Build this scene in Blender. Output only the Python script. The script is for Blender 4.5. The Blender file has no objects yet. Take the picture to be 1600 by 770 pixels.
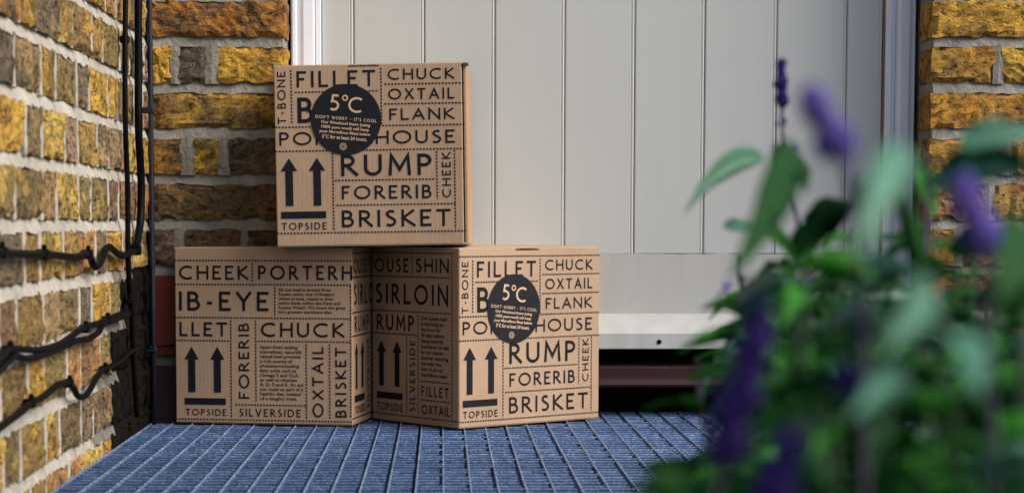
import bpy, bmesh, math, random
from mathutils import Vector, Matrix, noise

S = bpy.context.scene
COL = S.collection
rad = math.radians
random.seed(7)

# ------------------------------------------------------------------ camera
EYE = 0.325                                  # lens height above the grating
cam_d = bpy.data.cameras.new('camera')
cam = bpy.data.objects.new('camera', cam_d)
COL.objects.link(cam)
cam.location = (0, 0, EYE)
cam.rotation_euler = (rad(90 - 4.5), 0, 0)
cam_d.sensor_width = 36
cam_d.lens = 74.25
cam_d.shift_x = 110 / 1600
cam_d.shift_y = 224.7 / 1600
cam_d.clip_start = 0.02
cam_d.clip_end = 500
cam_d.dof.use_dof = True
cam_d.dof.focus_distance = 3.36
cam_d.dof.aperture_fstop = 7.2
S.camera = cam

# ------------------------------------------------------------------ sky, sun, exposure
SUN_AZ, SUN_EL = 67, 42                      # to the right of, and behind, the camera
world = bpy.data.worlds.new('World')
S.world = world
world.use_nodes = True
wn = world.node_tree.nodes
wl = world.node_tree.links
sky = wn.new('ShaderNodeTexSky')
sky.sky_type = 'NISHITA'
sky.sun_disc = False
sky.sun_elevation = rad(SUN_EL)
sky.sun_rotation = rad(180 - SUN_AZ)
sky.air_density = 1.0
sky.dust_density = 4.0
sky.ozone_density = 1.2
bg = wn['Background']
bg.inputs['Strength'].default_value = 0.13
wl.new(sky.outputs['Color'], bg.inputs['Color'])

sun_d = bpy.data.lights.new('sun', 'SUN')
sun_d.energy = 1.8
sun_d.angle = rad(38)
sun_d.color = (1.0, 0.98, 0.955)
sun = bpy.data.objects.new('sun', sun_d)
COL.objects.link(sun)
sdir = Vector((math.sin(rad(SUN_AZ)) * math.cos(rad(SUN_EL)),
               -math.cos(rad(SUN_AZ)) * math.cos(rad(SUN_EL)), math.sin(rad(SUN_EL))))
sun.rotation_euler = (-sdir).to_track_quat('-Z', 'Y').to_euler()

S.view_settings.view_transform = 'Standard'
S.view_settings.look = 'None'
S.view_settings.exposure = 0.68
S.view_settings.gamma = 1.0

# ------------------------------------------------------------------ helpers
def link(o, parent=None):
    COL.objects.link(o)
    if parent is not None:
        o.parent = parent
    return o

def tag(o, label=None, cat=None, group=None, kind=None):
    if label: o['label'] = label
    if cat: o['category'] = cat
    if group: o['group'] = group
    if kind: o['kind'] = kind
    return o

def thing(name, label, cat, loc=(0, 0, 0), group=None):
    o = bpy.data.objects.new(name, None)
    o.empty_display_size = 0.05
    o.location = loc
    link(o)
    return tag(o, label, cat, group)

def finish(bm, name, mat, parent=None, smooth=False, loc=None, kind=None):
    me = bpy.data.meshes.new(name)
    bmesh.ops.recalc_face_normals(bm, faces=bm.faces)
    bm.to_mesh(me); bm.free()
    if smooth:
        for p in me.polygons: p.use_smooth = True
    if mat: me.materials.append(mat)
    o = bpy.data.objects.new(name, me)
    if loc: o.location = loc
    link(o, parent)
    if kind: o['kind'] = kind
    return o

def pmesh(name, verts, faces, mat, parent=None, smooth=False):
    me = bpy.data.meshes.new(name)
    me.from_pydata([tuple(v) for v in verts], [], faces)
    me.update()
    if smooth:
        for p in me.polygons: p.use_smooth = True
    if mat: me.materials.append(mat)
    o = bpy.data.objects.new(name, me)
    return link(o, parent)

def box(bm, x0, x1, y0, y1, z0, z1, bevel=0.0, seg=2):
    vs = [bm.verts.new((x, y, z)) for x in (x0, x1) for y in (y0, y1) for z in (z0, z1)]
    fs = []
    for idx in ((0, 1, 3, 2), (4, 6, 7, 5), (0, 4, 5, 1), (2, 3, 7, 6), (0, 2, 6, 4), (1, 5, 7, 3)):
        fs.append(bm.faces.new([vs[i] for i in idx]))
    if bevel > 0:
        es = {e for f in fs for e in f.edges}
        bmesh.ops.bevel(bm, geom=list(es), offset=bevel, segments=seg, affect='EDGES', profile=0.5)
    return fs

def prism(bm, poly, axis, a0, a1):
    """extrude a 2-D outline along an axis: 'x' outline is (y, z), 'z' outline is (x, y), 'y' outline is (x, z)"""
    def p(q, a):
        if axis == 'x': return (a, q[0], q[1])
        if axis == 'z': return (q[0], q[1], a)
        return (q[0], a, q[1])
    A = [bm.verts.new(p(q, a0)) for q in poly]
    B = [bm.verts.new(p(q, a1)) for q in poly]
    n = len(poly)
    bm.faces.new(A); bm.faces.new(B[::-1])
    for i in range(n):
        bm.faces.new((A[i], A[(i + 1) % n], B[(i + 1) % n], B[i]))

def catmull(pts, n=4):
    P = [Vector(p) for p in pts]
    P = [P[0] * 2 - P[1]] + P + [P[-1] * 2 - P[-2]]
    out = []
    for i in range(1, len(P) - 2):
        a, b, c, d = P[i - 1:i + 3]
        for k in range(n):
            t = k / n
            out.append(0.5 * ((2 * b) + (-a + c) * t + (2 * a - 5 * b + 4 * c - d) * t * t + (-a + 3 * b - 3 * c + d) * t ** 3))
    out.append(P[-2])
    return out

def tube(bm, pts, r, sides=8, r_end=None):
    pts = [Vector(p) for p in pts]
    rings = []
    up = Vector((0.13, 0.2, 1)).normalized()
    prev = None
    for i, p in enumerate(pts):
        t = (pts[min(i + 1, len(pts) - 1)] - pts[max(i - 1, 0)]).normalized()
        a = prev if prev is not None else up.cross(t)
        a = (a - t * a.dot(t))
        if a.length < 1e-5: a = t.orthogonal()
        a.normalize(); prev = a
        b = t.cross(a)
        rr = r if r_end is None else r + (r_end - r) * i / (len(pts) - 1)
        rings.append([bm.verts.new(p + (a * math.cos(2 * math.pi * k / sides) + b * math.sin(2 * math.pi * k / sides)) * rr) for k in range(sides)])
    for i in range(len(rings) - 1):
        for k in range(sides):
            bm.faces.new((rings[i][k], rings[i][(k + 1) % sides], rings[i + 1][(k + 1) % sides], rings[i + 1][k]))
    bm.faces.new(rings[0][::-1]); bm.faces.new(rings[-1])

# ------------------------------------------------------------------ materials
def new_mat(name):
    m = bpy.data.materials.new(name)
    m.use_nodes = True
    nt = m.node_tree
    return m, nt, nt.nodes, nt.links, nt.nodes['Principled BSDF']

def nd(nt, typ, **kw):
    n = nt.nodes.new(typ)
    for k, v in kw.items():
        if k in n.inputs: n.inputs[k].default_value = v
        else: setattr(n, k, v)
    return n

def ramp(nt, fac, stops):
    r = nt.nodes.new('ShaderNodeValToRGB')
    el = r.color_ramp.elements
    while len(el) < len(stops): el.new(0.5)
    for e, (p, c) in zip(el, stops):
        e.position = p
        e.color = c if isinstance(c, tuple) and len(c) == 4 else ((c[0], c[1], c[2], 1) if isinstance(c, tuple) else (c, c, c, 1))
    nt.links.new(fac, r.inputs['Fac'])
    return r.outputs['Color']

def mix(nt, fac, a, b, mode='MIX'):
    m = nt.nodes.new('ShaderNodeMix')
    m.data_type = 'RGBA'; m.blend_type = mode
    for sock, v in ((m.inputs[0], fac), (m.inputs[6], a), (m.inputs[7], b)):
        if isinstance(v, (int, float)): sock.default_value = v
        elif isinstance(v, tuple): sock.default_value = (v[0], v[1], v[2], 1)
        else: nt.links.new(v, sock)
    return m.outputs[2]

def math_n(nt, op, a, b=0.0):
    m = nt.nodes.new('ShaderNodeMath'); m.operation = op
    for sock, v in ((m.inputs[0], a), (m.inputs[1], b)):
        if isinstance(v, (int, float)): sock.default_value = v
        else: nt.links.new(v, sock)
    return m.outputs[0]

def obj_coords(nt, use_random=True, scale=(1, 1, 1)):
    tc = nt.nodes.new('ShaderNodeTexCoord')
    mp = nt.nodes.new('ShaderNodeMapping')
    nt.links.new(tc.outputs['Object'], mp.inputs['Vector'])
    mp.inputs['Scale'].default_value = scale
    if use_random:
        oi = nt.nodes.new('ShaderNodeObjectInfo')
        mu = math_n(nt, 'MULTIPLY', oi.outputs['Random'], 23.0)
        cb = nt.nodes.new('ShaderNodeCombineXYZ')
        for i in range(3): nt.links.new(mu, cb.inputs[i])
        nt.links.new(cb.outputs[0], mp.inputs['Location'])
    return mp.outputs[0]

def noise_n(nt, vec, scale, detail=4, rough=0.6, dist=0.0):
    n = nd(nt, 'ShaderNodeTexNoise', Scale=scale, Detail=detail, Roughness=rough, Distortion=dist)
    nt.links.new(vec, n.inputs['Vector'])
    return n.outputs['Fac']

def bump(nt, height, strength, dist, normal=None):
    b = nd(nt, 'ShaderNodeBump', Strength=strength, Distance=dist)
    nt.links.new(height, b.inputs['Height'])
    if normal is not None: nt.links.new(normal, b.inputs['Normal'])
    return b.outputs['Normal']

def make_brick_mat():
    # base tone comes from each brick's own object colour, soot amount from its alpha
    m, nt, N, L, P = new_mat('stock_brick')
    v = obj_coords(nt)
    oi = nt.nodes.new('ShaderNodeObjectInfo')
    big = noise_n(nt, v, 13, 4, 0.6, 0.6)
    mid = noise_n(nt, v, 42, 6, 0.7, 0.4)
    fine = noise_n(nt, v, 230, 5, 0.75)
    rg = noise_n(nt, obj_coords(nt, True, (0.6, 1, 1.3)), 95, 8, 0.72, 0.8)
    tone = mix(nt, ramp(nt, mid, [(0.35, 0.0), (0.68, 1.0)]), oi.outputs['Color'], mix(nt, 0.6, oi.outputs['Color'], (0.62, 0.40, 0.11)))
    tone = mix(nt, ramp(nt, noise_n(nt, v, 24, 3, 0.5, 1.0), [(0.50, 0.0), (0.64, 0.65)]), tone, (0.30, 0.11, 0.03))
    # soot
    sm = math_n(nt, 'ADD', big, math_n(nt, 'MULTIPLY', math_n(nt, 'SUBTRACT', oi.outputs['Alpha'], 0.5), 0.42))
    sm = math_n(nt, 'ADD', sm, math_n(nt, 'MULTIPLY', math_n(nt, 'SUBTRACT', mid, 0.5), 0.45))
    soot = ramp(nt, sm, [(0.43, 0.0), (0.53, 0.95)])
    sootc = mix(nt, rg, mix(nt, 0.22, (0.045, 0.036, 0.026), oi.outputs['Color']), mix(nt, 0.35, (0.22, 0.175, 0.125), oi.outputs['Color']))
    c = mix(nt, soot, tone, sootc)
    # pits and cracks
    vo = nd(nt, 'ShaderNodeTexVoronoi', Scale=75.0, Randomness=1.0)
    L.new(v, vo.inputs['Vector'])
    pits = ramp(nt, math_n(nt, 'ADD', vo.outputs['Distance'], math_n(nt, 'MULTIPLY', fine, 0.5)), [(0.30, 1.0), (0.40, 0.0)])
    crk = noise_n(nt, v, 17, 5, 0.65, 2.2)
    crack = ramp(nt, math_n(nt, 'ABSOLUTE', math_n(nt, 'SUBTRACT', crk, 0.5)), [(0.0, 1.0), (0.012, 0.0)])
    hole = math_n(nt, 'MAXIMUM', pits, math_n(nt, 'MULTIPLY', crack, ramp(nt, big, [(0.45, 0.0), (0.6, 1.0)])))
    c = mix(nt, math_n(nt, 'MULTIPLY', hole, 0.8), c, (0.03, 0.02, 0.012))
    c = mix(nt, ramp(nt, fine, [(0.62, 0.0), (0.74, 0.4)]), c, (0.55, 0.46, 0.33))
    L.new(c, P.inputs['Base Color'])
    P.inputs['Roughness'].default_value = 0.86
    P.inputs['Specular IOR Level'].default_value = 0.25
    c = mix(nt, ramp(nt, rg, [(0.37, 0.95), (0.49, 0.0)]), c, (0.028, 0.018, 0.009))  # hollows darkened in the colour, the shade of the rough face
    c = mix(nt, ramp(nt, rg, [(0.56, 0.0), (0.70, 0.55)]), c, mix(nt, 0.5, oi.outputs['Color'], (0.75, 0.52, 0.16)))
    L.new(c, P.inputs['Base Color'])
    h = math_n(nt, 'ADD', math_n(nt, 'MULTIPLY', mid, 0.8), math_n(nt, 'MULTIPLY', fine, 0.25))
    h = math_n(nt, 'ADD', h, math_n(nt, 'MULTIPLY', rg, 1.1))
    h = math_n(nt, 'SUBTRACT', h, math_n(nt, 'MULTIPLY', hole, 0.55))
    L.new(bump(nt, h, 1.0, 0.011), P.inputs['Normal'])
    return m

def make_mortar_mat(name, light, dark, stain):
    m, nt, N, L, P = new_mat(name)
    v = obj_coords(nt, False)
    a = noise_n(nt, v, 11, 5, 0.65, 0.3)
    b = noise_n(nt, v, 120, 5, 0.7)
    c = mix(nt, ramp(nt, a, [(0.35, 0.0), (0.65, 1.0)]), light, dark)
    c = mix(nt, ramp(nt, noise_n(nt, v, 26, 5, 0.7, 0.8), [(0.58, 0.0), (0.72, stain)]), c, (0.07, 0.055, 0.04))
    L.new(mix(nt, ramp(nt, b, [(0.3, 0.35), (0.6, 0.0)]), c, (0.20, 0.17, 0.13)), P.inputs['Base Color'])
    P.inputs['Roughness'].default_value = 0.92
    L.new(bump(nt, math_n(nt, 'ADD', noise_n(nt, v, 45, 5, 0.7), math_n(nt, 'MULTIPLY', b, 0.3)), 0.9, 0.006), P.inputs['Normal'])
    return m

def make_paint(name, col, rough=0.45, wear=0.0, grain=0.0, dirt=0.25, chip=(0.20, 0.13, 0.08)):
    m, nt, N, L, P = new_mat(name)
    v = obj_coords(nt, True)
    sv = obj_coords(nt, True, (1, 1, 0.12))
    streak = noise_n(nt, sv, 30, 4, 0.6)
    blot = noise_n(nt, v, 6, 4, 0.6)
    c = mix(nt, ramp(nt, streak, [(0.4, 0.0), (0.75, dirt)]), col, tuple(x * 0.72 for x in col))
    c = mix(nt, ramp(nt, blot, [(0.45, 0.0), (0.75, dirt * 0.8)]), c, (col[0] * 0.86, col[1] * 0.82, col[2] * 0.74))
    if wear > 0:
        w = noise_n(nt, v, 38, 7, 0.75, 0.5)
        c = mix(nt, ramp(nt, w, [(0.74 - wear * 0.2, 0.0), (0.77 - wear * 0.2, 0.85)]), c, chip)
    L.new(c, P.inputs['Base Color'])
    P.inputs['Roughness'].default_value = rough
    hv = obj_coords(nt, True, (1, 1, 0.06)) if grain > 0 else v
    h = noise_n(nt, hv, 160, 3, 0.6)
    L.new(bump(nt, math_n(nt, 'ADD', h, math_n(nt, 'MULTIPLY', blot, 4.0)), 0.3, 0.0004 + grain * 0.0006), P.inputs['Normal'])
    return m

def make_card(name, col, flute_axis='X'):
    m, nt, N, L, P = new_mat(name)
    v = obj_coords(nt, True)
    a = noise_n(nt, v, 7, 4, 0.6)
    b = noise_n(nt, obj_coords(nt, True, (1, 1, 0.25)), 420, 4, 0.7)
    c = mix(nt, ramp(nt, a, [(0.35, 0.0), (0.7, 0.8)]), col, (col[0] * 0.80, col[1] * 0.76, col[2] * 0.71))
    c = mix(nt, ramp(nt, noise_n(nt, v, 22, 5, 0.7, 1.0), [(0.60, 0.0), (0.74, 0.35)]), c, (col[0] * 1.18, col[1] * 1.16, col[2] * 1.12))
    c = mix(nt, ramp(nt, b, [(0.35, 0.0), (0.75, 0.5)]), c, (col[0] * 1.2, col[1] * 1.2, col[2] * 1.2))
    L.new(c, P.inputs['Base Color'])
    P.inputs['Roughness'].default_value = 0.72
    P.inputs['Specular IOR Level'].default_value = 0.3
    wv = nd(nt, 'ShaderNodeTexWave', Scale=1.0, Distortion=0.6, Detail=2.0)
    wv.bands_direction = flute_axis
    wv.inputs['Detail Scale'].default_value = 0.4
    tc = nt.nodes.new('ShaderNodeTexCoord'); mp = nt.nodes.new('ShaderNodeMapping')
    mp.inputs['Scale'].default_value = (48, 48, 48)
    L.new(tc.outputs['Object'], mp.inputs['Vector']); L.new(mp.outputs[0], wv.inputs['Vector'])
    h = math_n(nt, 'ADD', math_n(nt, 'MULTIPLY', wv.outputs['Fac'], 0.13), math_n(nt, 'MULTIPLY', a, 3.5))
    h = math_n(nt, 'ADD', h, math_n(nt, 'MULTIPLY', b, 0.2))
    L.new(bump(nt, h, 0.6, 0.0010), P.inputs['Normal'])
    return m

def make_flat(name, col, rough=0.6, metallic=0.0, vary=0.15, scale=40, bstr=0.2, bdist=0.001, spec=0.5):
    m, nt, N, L, P = new_mat(name)
    v = obj_coords(nt, True)
    a = noise_n(nt, v, scale, 5, 0.65)
    L.new(mix(nt, ramp(nt, a, [(0.3, 0.0), (0.7, 1.0)]), tuple(x * (1 - vary) for x in col), tuple(x * (1 + vary) for x in col)), P.inputs['Base Color'])
    P.inputs['Roughness'].default_value = rough
    P.inputs['Metallic'].default_value = metallic
    P.inputs['Specular IOR Level'].default_value = spec
    L.new(bump(nt, a, bstr, bdist), P.inputs['Normal'])
    return m

def make_galv():
    m, nt, N, L, P = new_mat('blue_grey_galvanised_steel')
    tc = nt.nodes.new('ShaderNodeTexCoord')
    gp = nt.nodes.new('ShaderNodeNewGeometry')
    a = noise_n(nt, gp.outputs['Position'], 34, 5, 0.7)
    b = noise_n(nt, gp.outputs['Position'], 230, 4, 0.7)
    mp = nt.nodes.new('ShaderNodeMapping'); mp.inputs['Scale'].default_value = (1, 3.2, 1)
    L.new(gp.outputs['Position'], mp.inputs['Vector'])
    st = noise_n(nt, mp.outputs[0], 75, 5, 0.75)
    oi = nt.nodes.new('ShaderNodeObjectInfo')
    c = mix(nt, ramp(nt, math_n(nt, 'ADD', math_n(nt, 'MULTIPLY', a, 0.45), math_n(nt, 'MULTIPLY', st, 0.55)), [(0.38, 0.0), (0.62, 1.0)]), (0.018, 0.040, 0.105), (0.115, 0.195, 0.37))
    c = mix(nt, ramp(nt, b, [(0.50, 0.0), (0.72, 0.75)]), c, (0.30, 0.40, 0.56))
    c = mix(nt, math_n(nt, 'MULTIPLY', oi.outputs['Random'], 0.6), c, (0.03, 0.055, 0.12))
    c = mix(nt, ramp(nt, noise_n(nt, gp.outputs['Position'], 60, 4, 0.6), [(0.70, 0.0), (0.76, 0.5)]), c, (0.13, 0.09, 0.06))
    L.new(c, P.inputs['Base Color'])
    P.inputs['Metallic'].default_value = 0.35
    P.inputs['Roughness'].default_value = 0.30
    L.new(bump(nt, math_n(nt, 'ADD', a, b), 0.7, 0.0016), P.inputs['Normal'])
    return m

def make_leaf(name, col, gloss, spec=0.2):
    m, nt, N, L, P = new_mat(name)
    v = obj_coords(nt, True)
    a = noise_n(nt, v, 60, 4, 0.6)
    oi = nt.nodes.new('ShaderNodeObjectInfo')
    c = mix(nt, a, tuple(x * 0.6 for x in col), tuple(x * 1.35 for x in col))
    c = mix(nt, math_n(nt, 'MULTIPLY', oi.outputs['Random'], 0.5), c, (col[0] * 0.5, col[1] * 0.55, col[2] * 0.4))
    L.new(c, P.inputs['Base Color'])
    P.inputs['Roughness'].default_value = gloss
    P.inputs['Specular IOR Level'].default_value = spec
    P.inputs['Transmission Weight'].default_value = 0.0
    P.inputs['Subsurface Weight'].default_value = 0.0
    return m

M = {}
M['brick'] = make_brick_mat()
M['mortar_light'] = make_mortar_mat('lime_mortar', (0.46, 0.43, 0.37), (0.30, 0.275, 0.23), 0.7)
M['mortar_grey'] = make_mortar_mat('grey_mortar', (0.32, 0.30, 0.26), (0.17, 0.16, 0.13), 0.75)
M['tar'] = make_flat('tar_stained_brick', (0.006, 0.005, 0.004), 0.9, 0, 0.7, 60, 0.9, 0.006, 0.06)  # near-black colour standing for shade in the lower wall corner
M['mortar_sooty'] = make_mortar_mat('soot_stained_mortar', (0.20, 0.185, 0.155), (0.07, 0.062, 0.05), 0.9)  # mortar darkened halfway, fading into the painted corner shade
M['red_paint'] = make_paint('red_painted_block', (0.22, 0.022, 0.005), 0.6, 0.1, 0, 0.3, (0.12, 0.02, 0.01))
M['door'] = make_paint('pale_grey_door_paint', (0.50, 0.52, 0.50), 0.45, 0.20, 0.1, 0.10, (0.22, 0.19, 0.15))
M['door_rail'] = make_paint('worn_grey_rail_paint', (0.46, 0.465, 0.44), 0.5, 0.34, 0.3, 0.25, (0.19, 0.14, 0.10))
M['weather'] = make_paint('white_sill_paint', (0.46, 0.465, 0.45), 0.5, 0.55, 0.3, 0.5, (0.25, 0.20, 0.15))
M['frame'] = make_paint('white_frame_gloss', (0.80, 0.83, 0.89), 0.35, 0.12, 0.2, 0.15, (0.35, 0.30, 0.24))
M['raw_wood'] = make_flat('bare_timber', (0.28, 0.15, 0.07), 0.8)
M['maroon'] = make_paint('worn_maroon_paint', (0.040, 0.010, 0.010), 0.5, 0.5, 0.5, 0.3, (0.16, 0.09, 0.07))
M['dark_void'] = make_flat('dark_damp_board', (0.004, 0.0035, 0.0035), 0.9, spec=0.05)  # near-black colour carries the shade of the recesses and screw holes
M['card'] = make_card('brown_cardboard', (0.395, 0.272, 0.182))
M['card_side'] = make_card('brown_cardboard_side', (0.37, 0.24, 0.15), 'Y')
M['card_edge'] = make_flat('cut_cardboard_edge', (0.10, 0.055, 0.035), 0.85, 0, 0.4, 300)  # cut edge darkened with the shade of slot and gaps
M['ink'] = make_flat('dark_blue_black_ink', (0.010, 0.011, 0.017), 0.6, 0, 0.3, 200, 0.1, 0.0003, 0.12)
M['ink_soft'] = make_flat('small_print_ink', (0.025, 0.022, 0.024), 0.6, spec=0.15)
M['sticker'] = make_flat('black_sticker_paper', (0.009, 0.010, 0.015), 0.55, 0, 0.25, 60, 0.15, 0.0005, 0.2)
M['sticker_print'] = make_flat('tan_sticker_print', (0.56, 0.38, 0.25), 0.6)
M['steel'] = make_galv()
M['steel_worn'] = make_flat('worn_bright_steel', (0.20, 0.27, 0.42), 0.3, 0.5, 0.6, 120, 0.8, 0.002)
M['cable'] = make_flat('black_cable_rubber', (0.002, 0.002, 0.003), 0.45, 0, 0.3, 200, 0.3, spec=0.08)
M['conduit'] = make_flat('dark_blue_grey_conduit', (0.008, 0.011, 0.022), 0.4, 0, 0.3, 80, 0.3, spec=0.4)
M['ground'] = make_flat('dark_concrete', (0.10, 0.10, 0.095), 0.9, 0, 0.3, 3)
M['leaf0'] = make_leaf('sage_green_leaf', (0.045, 0.150, 0.090), 0.42, 0.35)  # teal sheen of the sky put into the leaf colour
M['leaf1'] = make_leaf('dark_green_leaf', (0.007, 0.050, 0.007), 0.6, 0.09)
M['leaf2'] = make_leaf('fresh_green_leaf', (0.020, 0.135, 0.008), 0.55, 0.12)
M['stem'] = make_leaf('green_stem', (0.03, 0.06, 0.03), 0.6)
M['stem_dark'] = make_leaf('purple_stem', (0.045, 0.03, 0.06), 0.6)
M['petal0'] = make_leaf('deep_violet_petal', (0.024, 0.009, 0.10), 0.7, 0.1)
M['petal1'] = make_leaf('bright_violet_petal', (0.17, 0.08, 0.50), 0.7)
M['petal2'] = make_leaf('lilac_petal', (0.085, 0.055, 0.31), 0.7, 0.1)
M['petal_red'] = make_leaf('red_petal', (0.55, 0.02, 0.01), 0.6)
M['soil'] = make_flat('potting_soil', (0.012, 0.009, 0.006), 0.95, spec=0.05)
M['trough'] = make_flat('dark_trough_plastic', (0.02, 0.022, 0.024), 0.5)

# ------------------------------------------------------------------ ground
bm = bmesh.new()
bmesh.ops.create_grid(bm, x_segments=8, y_segments=8, size=60)
g = finish(bm, 'ground', M['ground'], loc=(0, 0, -0.62))
g['kind'] = 'structure'

# ------------------------------------------------------------------ brick walls
PITCH = 0.0743
Z0 = 0.324                                    # centre of one bed joint
def joint_z(k): return Z0 + k * PITCH

def brick_mesh(L, H, seed, depth=0.09):
    """rugged brick; front faces local -Y, origin at the centre of the front"""
    rnd = random.Random(seed)
    nx = max(5, int(L / 0.0095)); nz = 7
    V = []; F = []
    for j in range(nz + 1):
        for i in range(nx + 1):
            x = -L / 2 + L * i / nx; z = -H / 2 + H * j / nz
            e = min(i, nx - i, j, nz - j)
            n1 = noise.noise(Vector((x * 22 + seed * 7.1, z * 22, seed * 3.3)))
            n2 = noise.noise(Vector((x * 70 + seed, z * 70, seed * 1.7)))
            n3 = noise.noise(Vector((x * 140 + seed, z * 170, seed * 0.7)))
            y = n1 * 0.0026 + n2 * 0.0036 + n3 * 0.0026
            if e == 0:
                y += 0.0010 + 0.0014 * rnd.random() + (0.007 if noise.noise(Vector((x * 30, z * 30, seed * 4.4))) > 0.22 else 0.0)
                x += noise.noise(Vector((seed * 5.0, z * 60, i))) * 0.0038
                z += noise.noise(Vector((x * 45, seed * 9.0, j))) * 0.0052
            V.append((x, y, z))
    for j in range(nz):
        for i in range(nx):
            a = j * (nx + 1) + i
            F.append((a, a + 1, a + nx + 2, a + nx + 1))
    ring = [i for i in range(nx + 1)] + [j * (nx + 1) + nx for j in range(1, nz + 1)] + \
           [nz * (nx + 1) + i for i in range(nx - 1, -1, -1)] + [j * (nx + 1) for j in range(nz - 1, 0, -1)]
    b0 = len(V)
    for r in ring: V.append((V[r][0], depth, V[r][2]))
    n = len(ring)
    for i in range(n):
        F.append((ring[i], b0 + i, b0 + (i + 1) % n, ring[(i + 1) % n]))
    F.append(tuple(b0 + i for i in range(n - 1, -1, -1)))
    me = bpy.data.meshes.new('brick')
    me.from_pydata(V, [], F); me.update()
    me.materials.append(M['brick'])
    return me

BM = {'stretcher': (0.212, [brick_mesh(0.212, 0.0575, s) for s in range(1, 10)]),
      'header': (0.101, [brick_mesh(0.101, 0.0575, s) for s in range(20, 30)]),
      'closer': (0.045, [brick_mesh(0.045, 0.0575, s) for s in range(40, 44)])}

YEL = [(0.80, 0.47, 0.06), (0.70, 0.40, 0.06), (0.52, 0.33, 0.09), (0.62, 0.30, 0.11), (0.44, 0.32, 0.17), (0.76, 0.52, 0.12), (0.36, 0.25, 0.19)]
ORA = [(0.42, 0.17, 0.03), (0.62, 0.30, 0.04), (0.70, 0.40, 0.05), (0.38, 0.21, 0.06), (0.32, 0.14, 0.05)]

rb = random.Random(11)
def put_brick(wall, s0, s1, zc, place, tone=None, soot=None, pal=YEL):
    """place(s, z) -> (location, z-rotation) on the wall face"""
    L = s1 - s0
    kind = 'stretcher' if L > 0.15 else ('header' if L > 0.07 else 'closer')
    base, ms = BM[kind]
    o = bpy.data.objects.new('brick', rb.choice(ms))
    loc, rz = place((s0 + s1) / 2, zc)
    o.location = loc
    flip = rb.random() < 0.5
    o.rotation_euler = (0, 0, rz)
    o.scale = (L / base, 1, -1 if flip else 1)
    c = tone or rb.choice(pal)
    k = 0.85 + 0.3 * rb.random()
    o.color = (c[0] * k, c[1] * k, c[2] * k, rb.uniform(0.25, 0.95) if soot is None else soot)
    return link(o, wall)

def bed_joint(wall, s0, s1, z, mat, face, thick=0.0165, name='mortar_joint', proud=0.0):
    """weather-struck joint: recessed under the upper brick, sloping out to the lower one; face(s, out, z)"""
    n = max(4, int((s1 - s0) / 0.006))
    V = []; F = []
    off = rb.random() * 50
    for i in range(n + 1):
        s = s0 + (s1 - s0) * i / n
        a = noise.noise(Vector((s * 30, off, 1))); b = noise.noise(Vector((s * 38, off, 5))); c = noise.noise(Vector((s * 90, off, 9)))
        up = z + thick / 2 + 0.001 * a
        lo = z - thick / 2 - 0.0016 - 0.0042 * b - 0.0016 * c
        prof = [(-0.03, up + 0.001), (-0.0085 + 0.0015 * a, up), (-0.0052 + 0.0018 * c, z + 0.002), (-0.0022 + proud + 0.0016 * b, lo + 0.0008), (-0.0034 + proud + 0.0014 * b, lo), (-0.03, lo - 0.0005)]
        V += [face(s, o_, zz) for o_, zz in prof]
    k = 6
    for i in range(n):
        for j in range(k - 1):
            F.append((i * k + j, (i + 1) * k + j, (i + 1) * k + j + 1, i * k + j + 1))
        F.append((i * k + k - 1, (i + 1) * k + k - 1, (i + 1) * k, i * k))
    F.append(tuple(range(k - 1, -1, -1))); F.append(tuple(n * k + j for j in range(k)))
    return pmesh(name, V, F, mat, wall, False)

def upright_joint(V, F, s, z0, z1, face, w):
    n = 5; b = len(V); off = rb.random() * 40
    for i in range(n + 1):
        z = z0 + (z1 - z0) * i / n
        j = noise.noise(Vector((off, z * 60, 0))) * 0.002
        ww = w / 2 + 0.0025 + noise.noise(Vector((off, z * 50, 3))) * 0.0015
        d = noise.noise(Vector((off, z * 90, 8))) * 0.0015
        V += [face(s - ww + j, -0.03, z), face(s - ww + j, -0.0022, z), face(s + j, -0.0006 + d, z), face(s + ww + j, -0.0022, z), face(s + ww + j, -0.03, z)]
    for i in range(n):
        for k in range(4):
            a = b + i * 5 + k
            F.append((a, a + 5, a + 6, a + 1))

def flemish(s0, s1, start, jw=0.010, long=0.212, short=0.101):
    """course of alternating stretchers and headers between s0 and s1"""
    out = []; s = start; k = 0
    while s < s1 - 0.02:
        L = (long if k % 2 == 0 else short) * rb.uniform(0.96, 1.03)
        a, b = max(s, s0), min(s + L, s1)
        if b - a > 0.03: out.append((a, b))
        s += L + jw * rb.uniform(0.8, 1.3); k += 1
    return out

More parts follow.
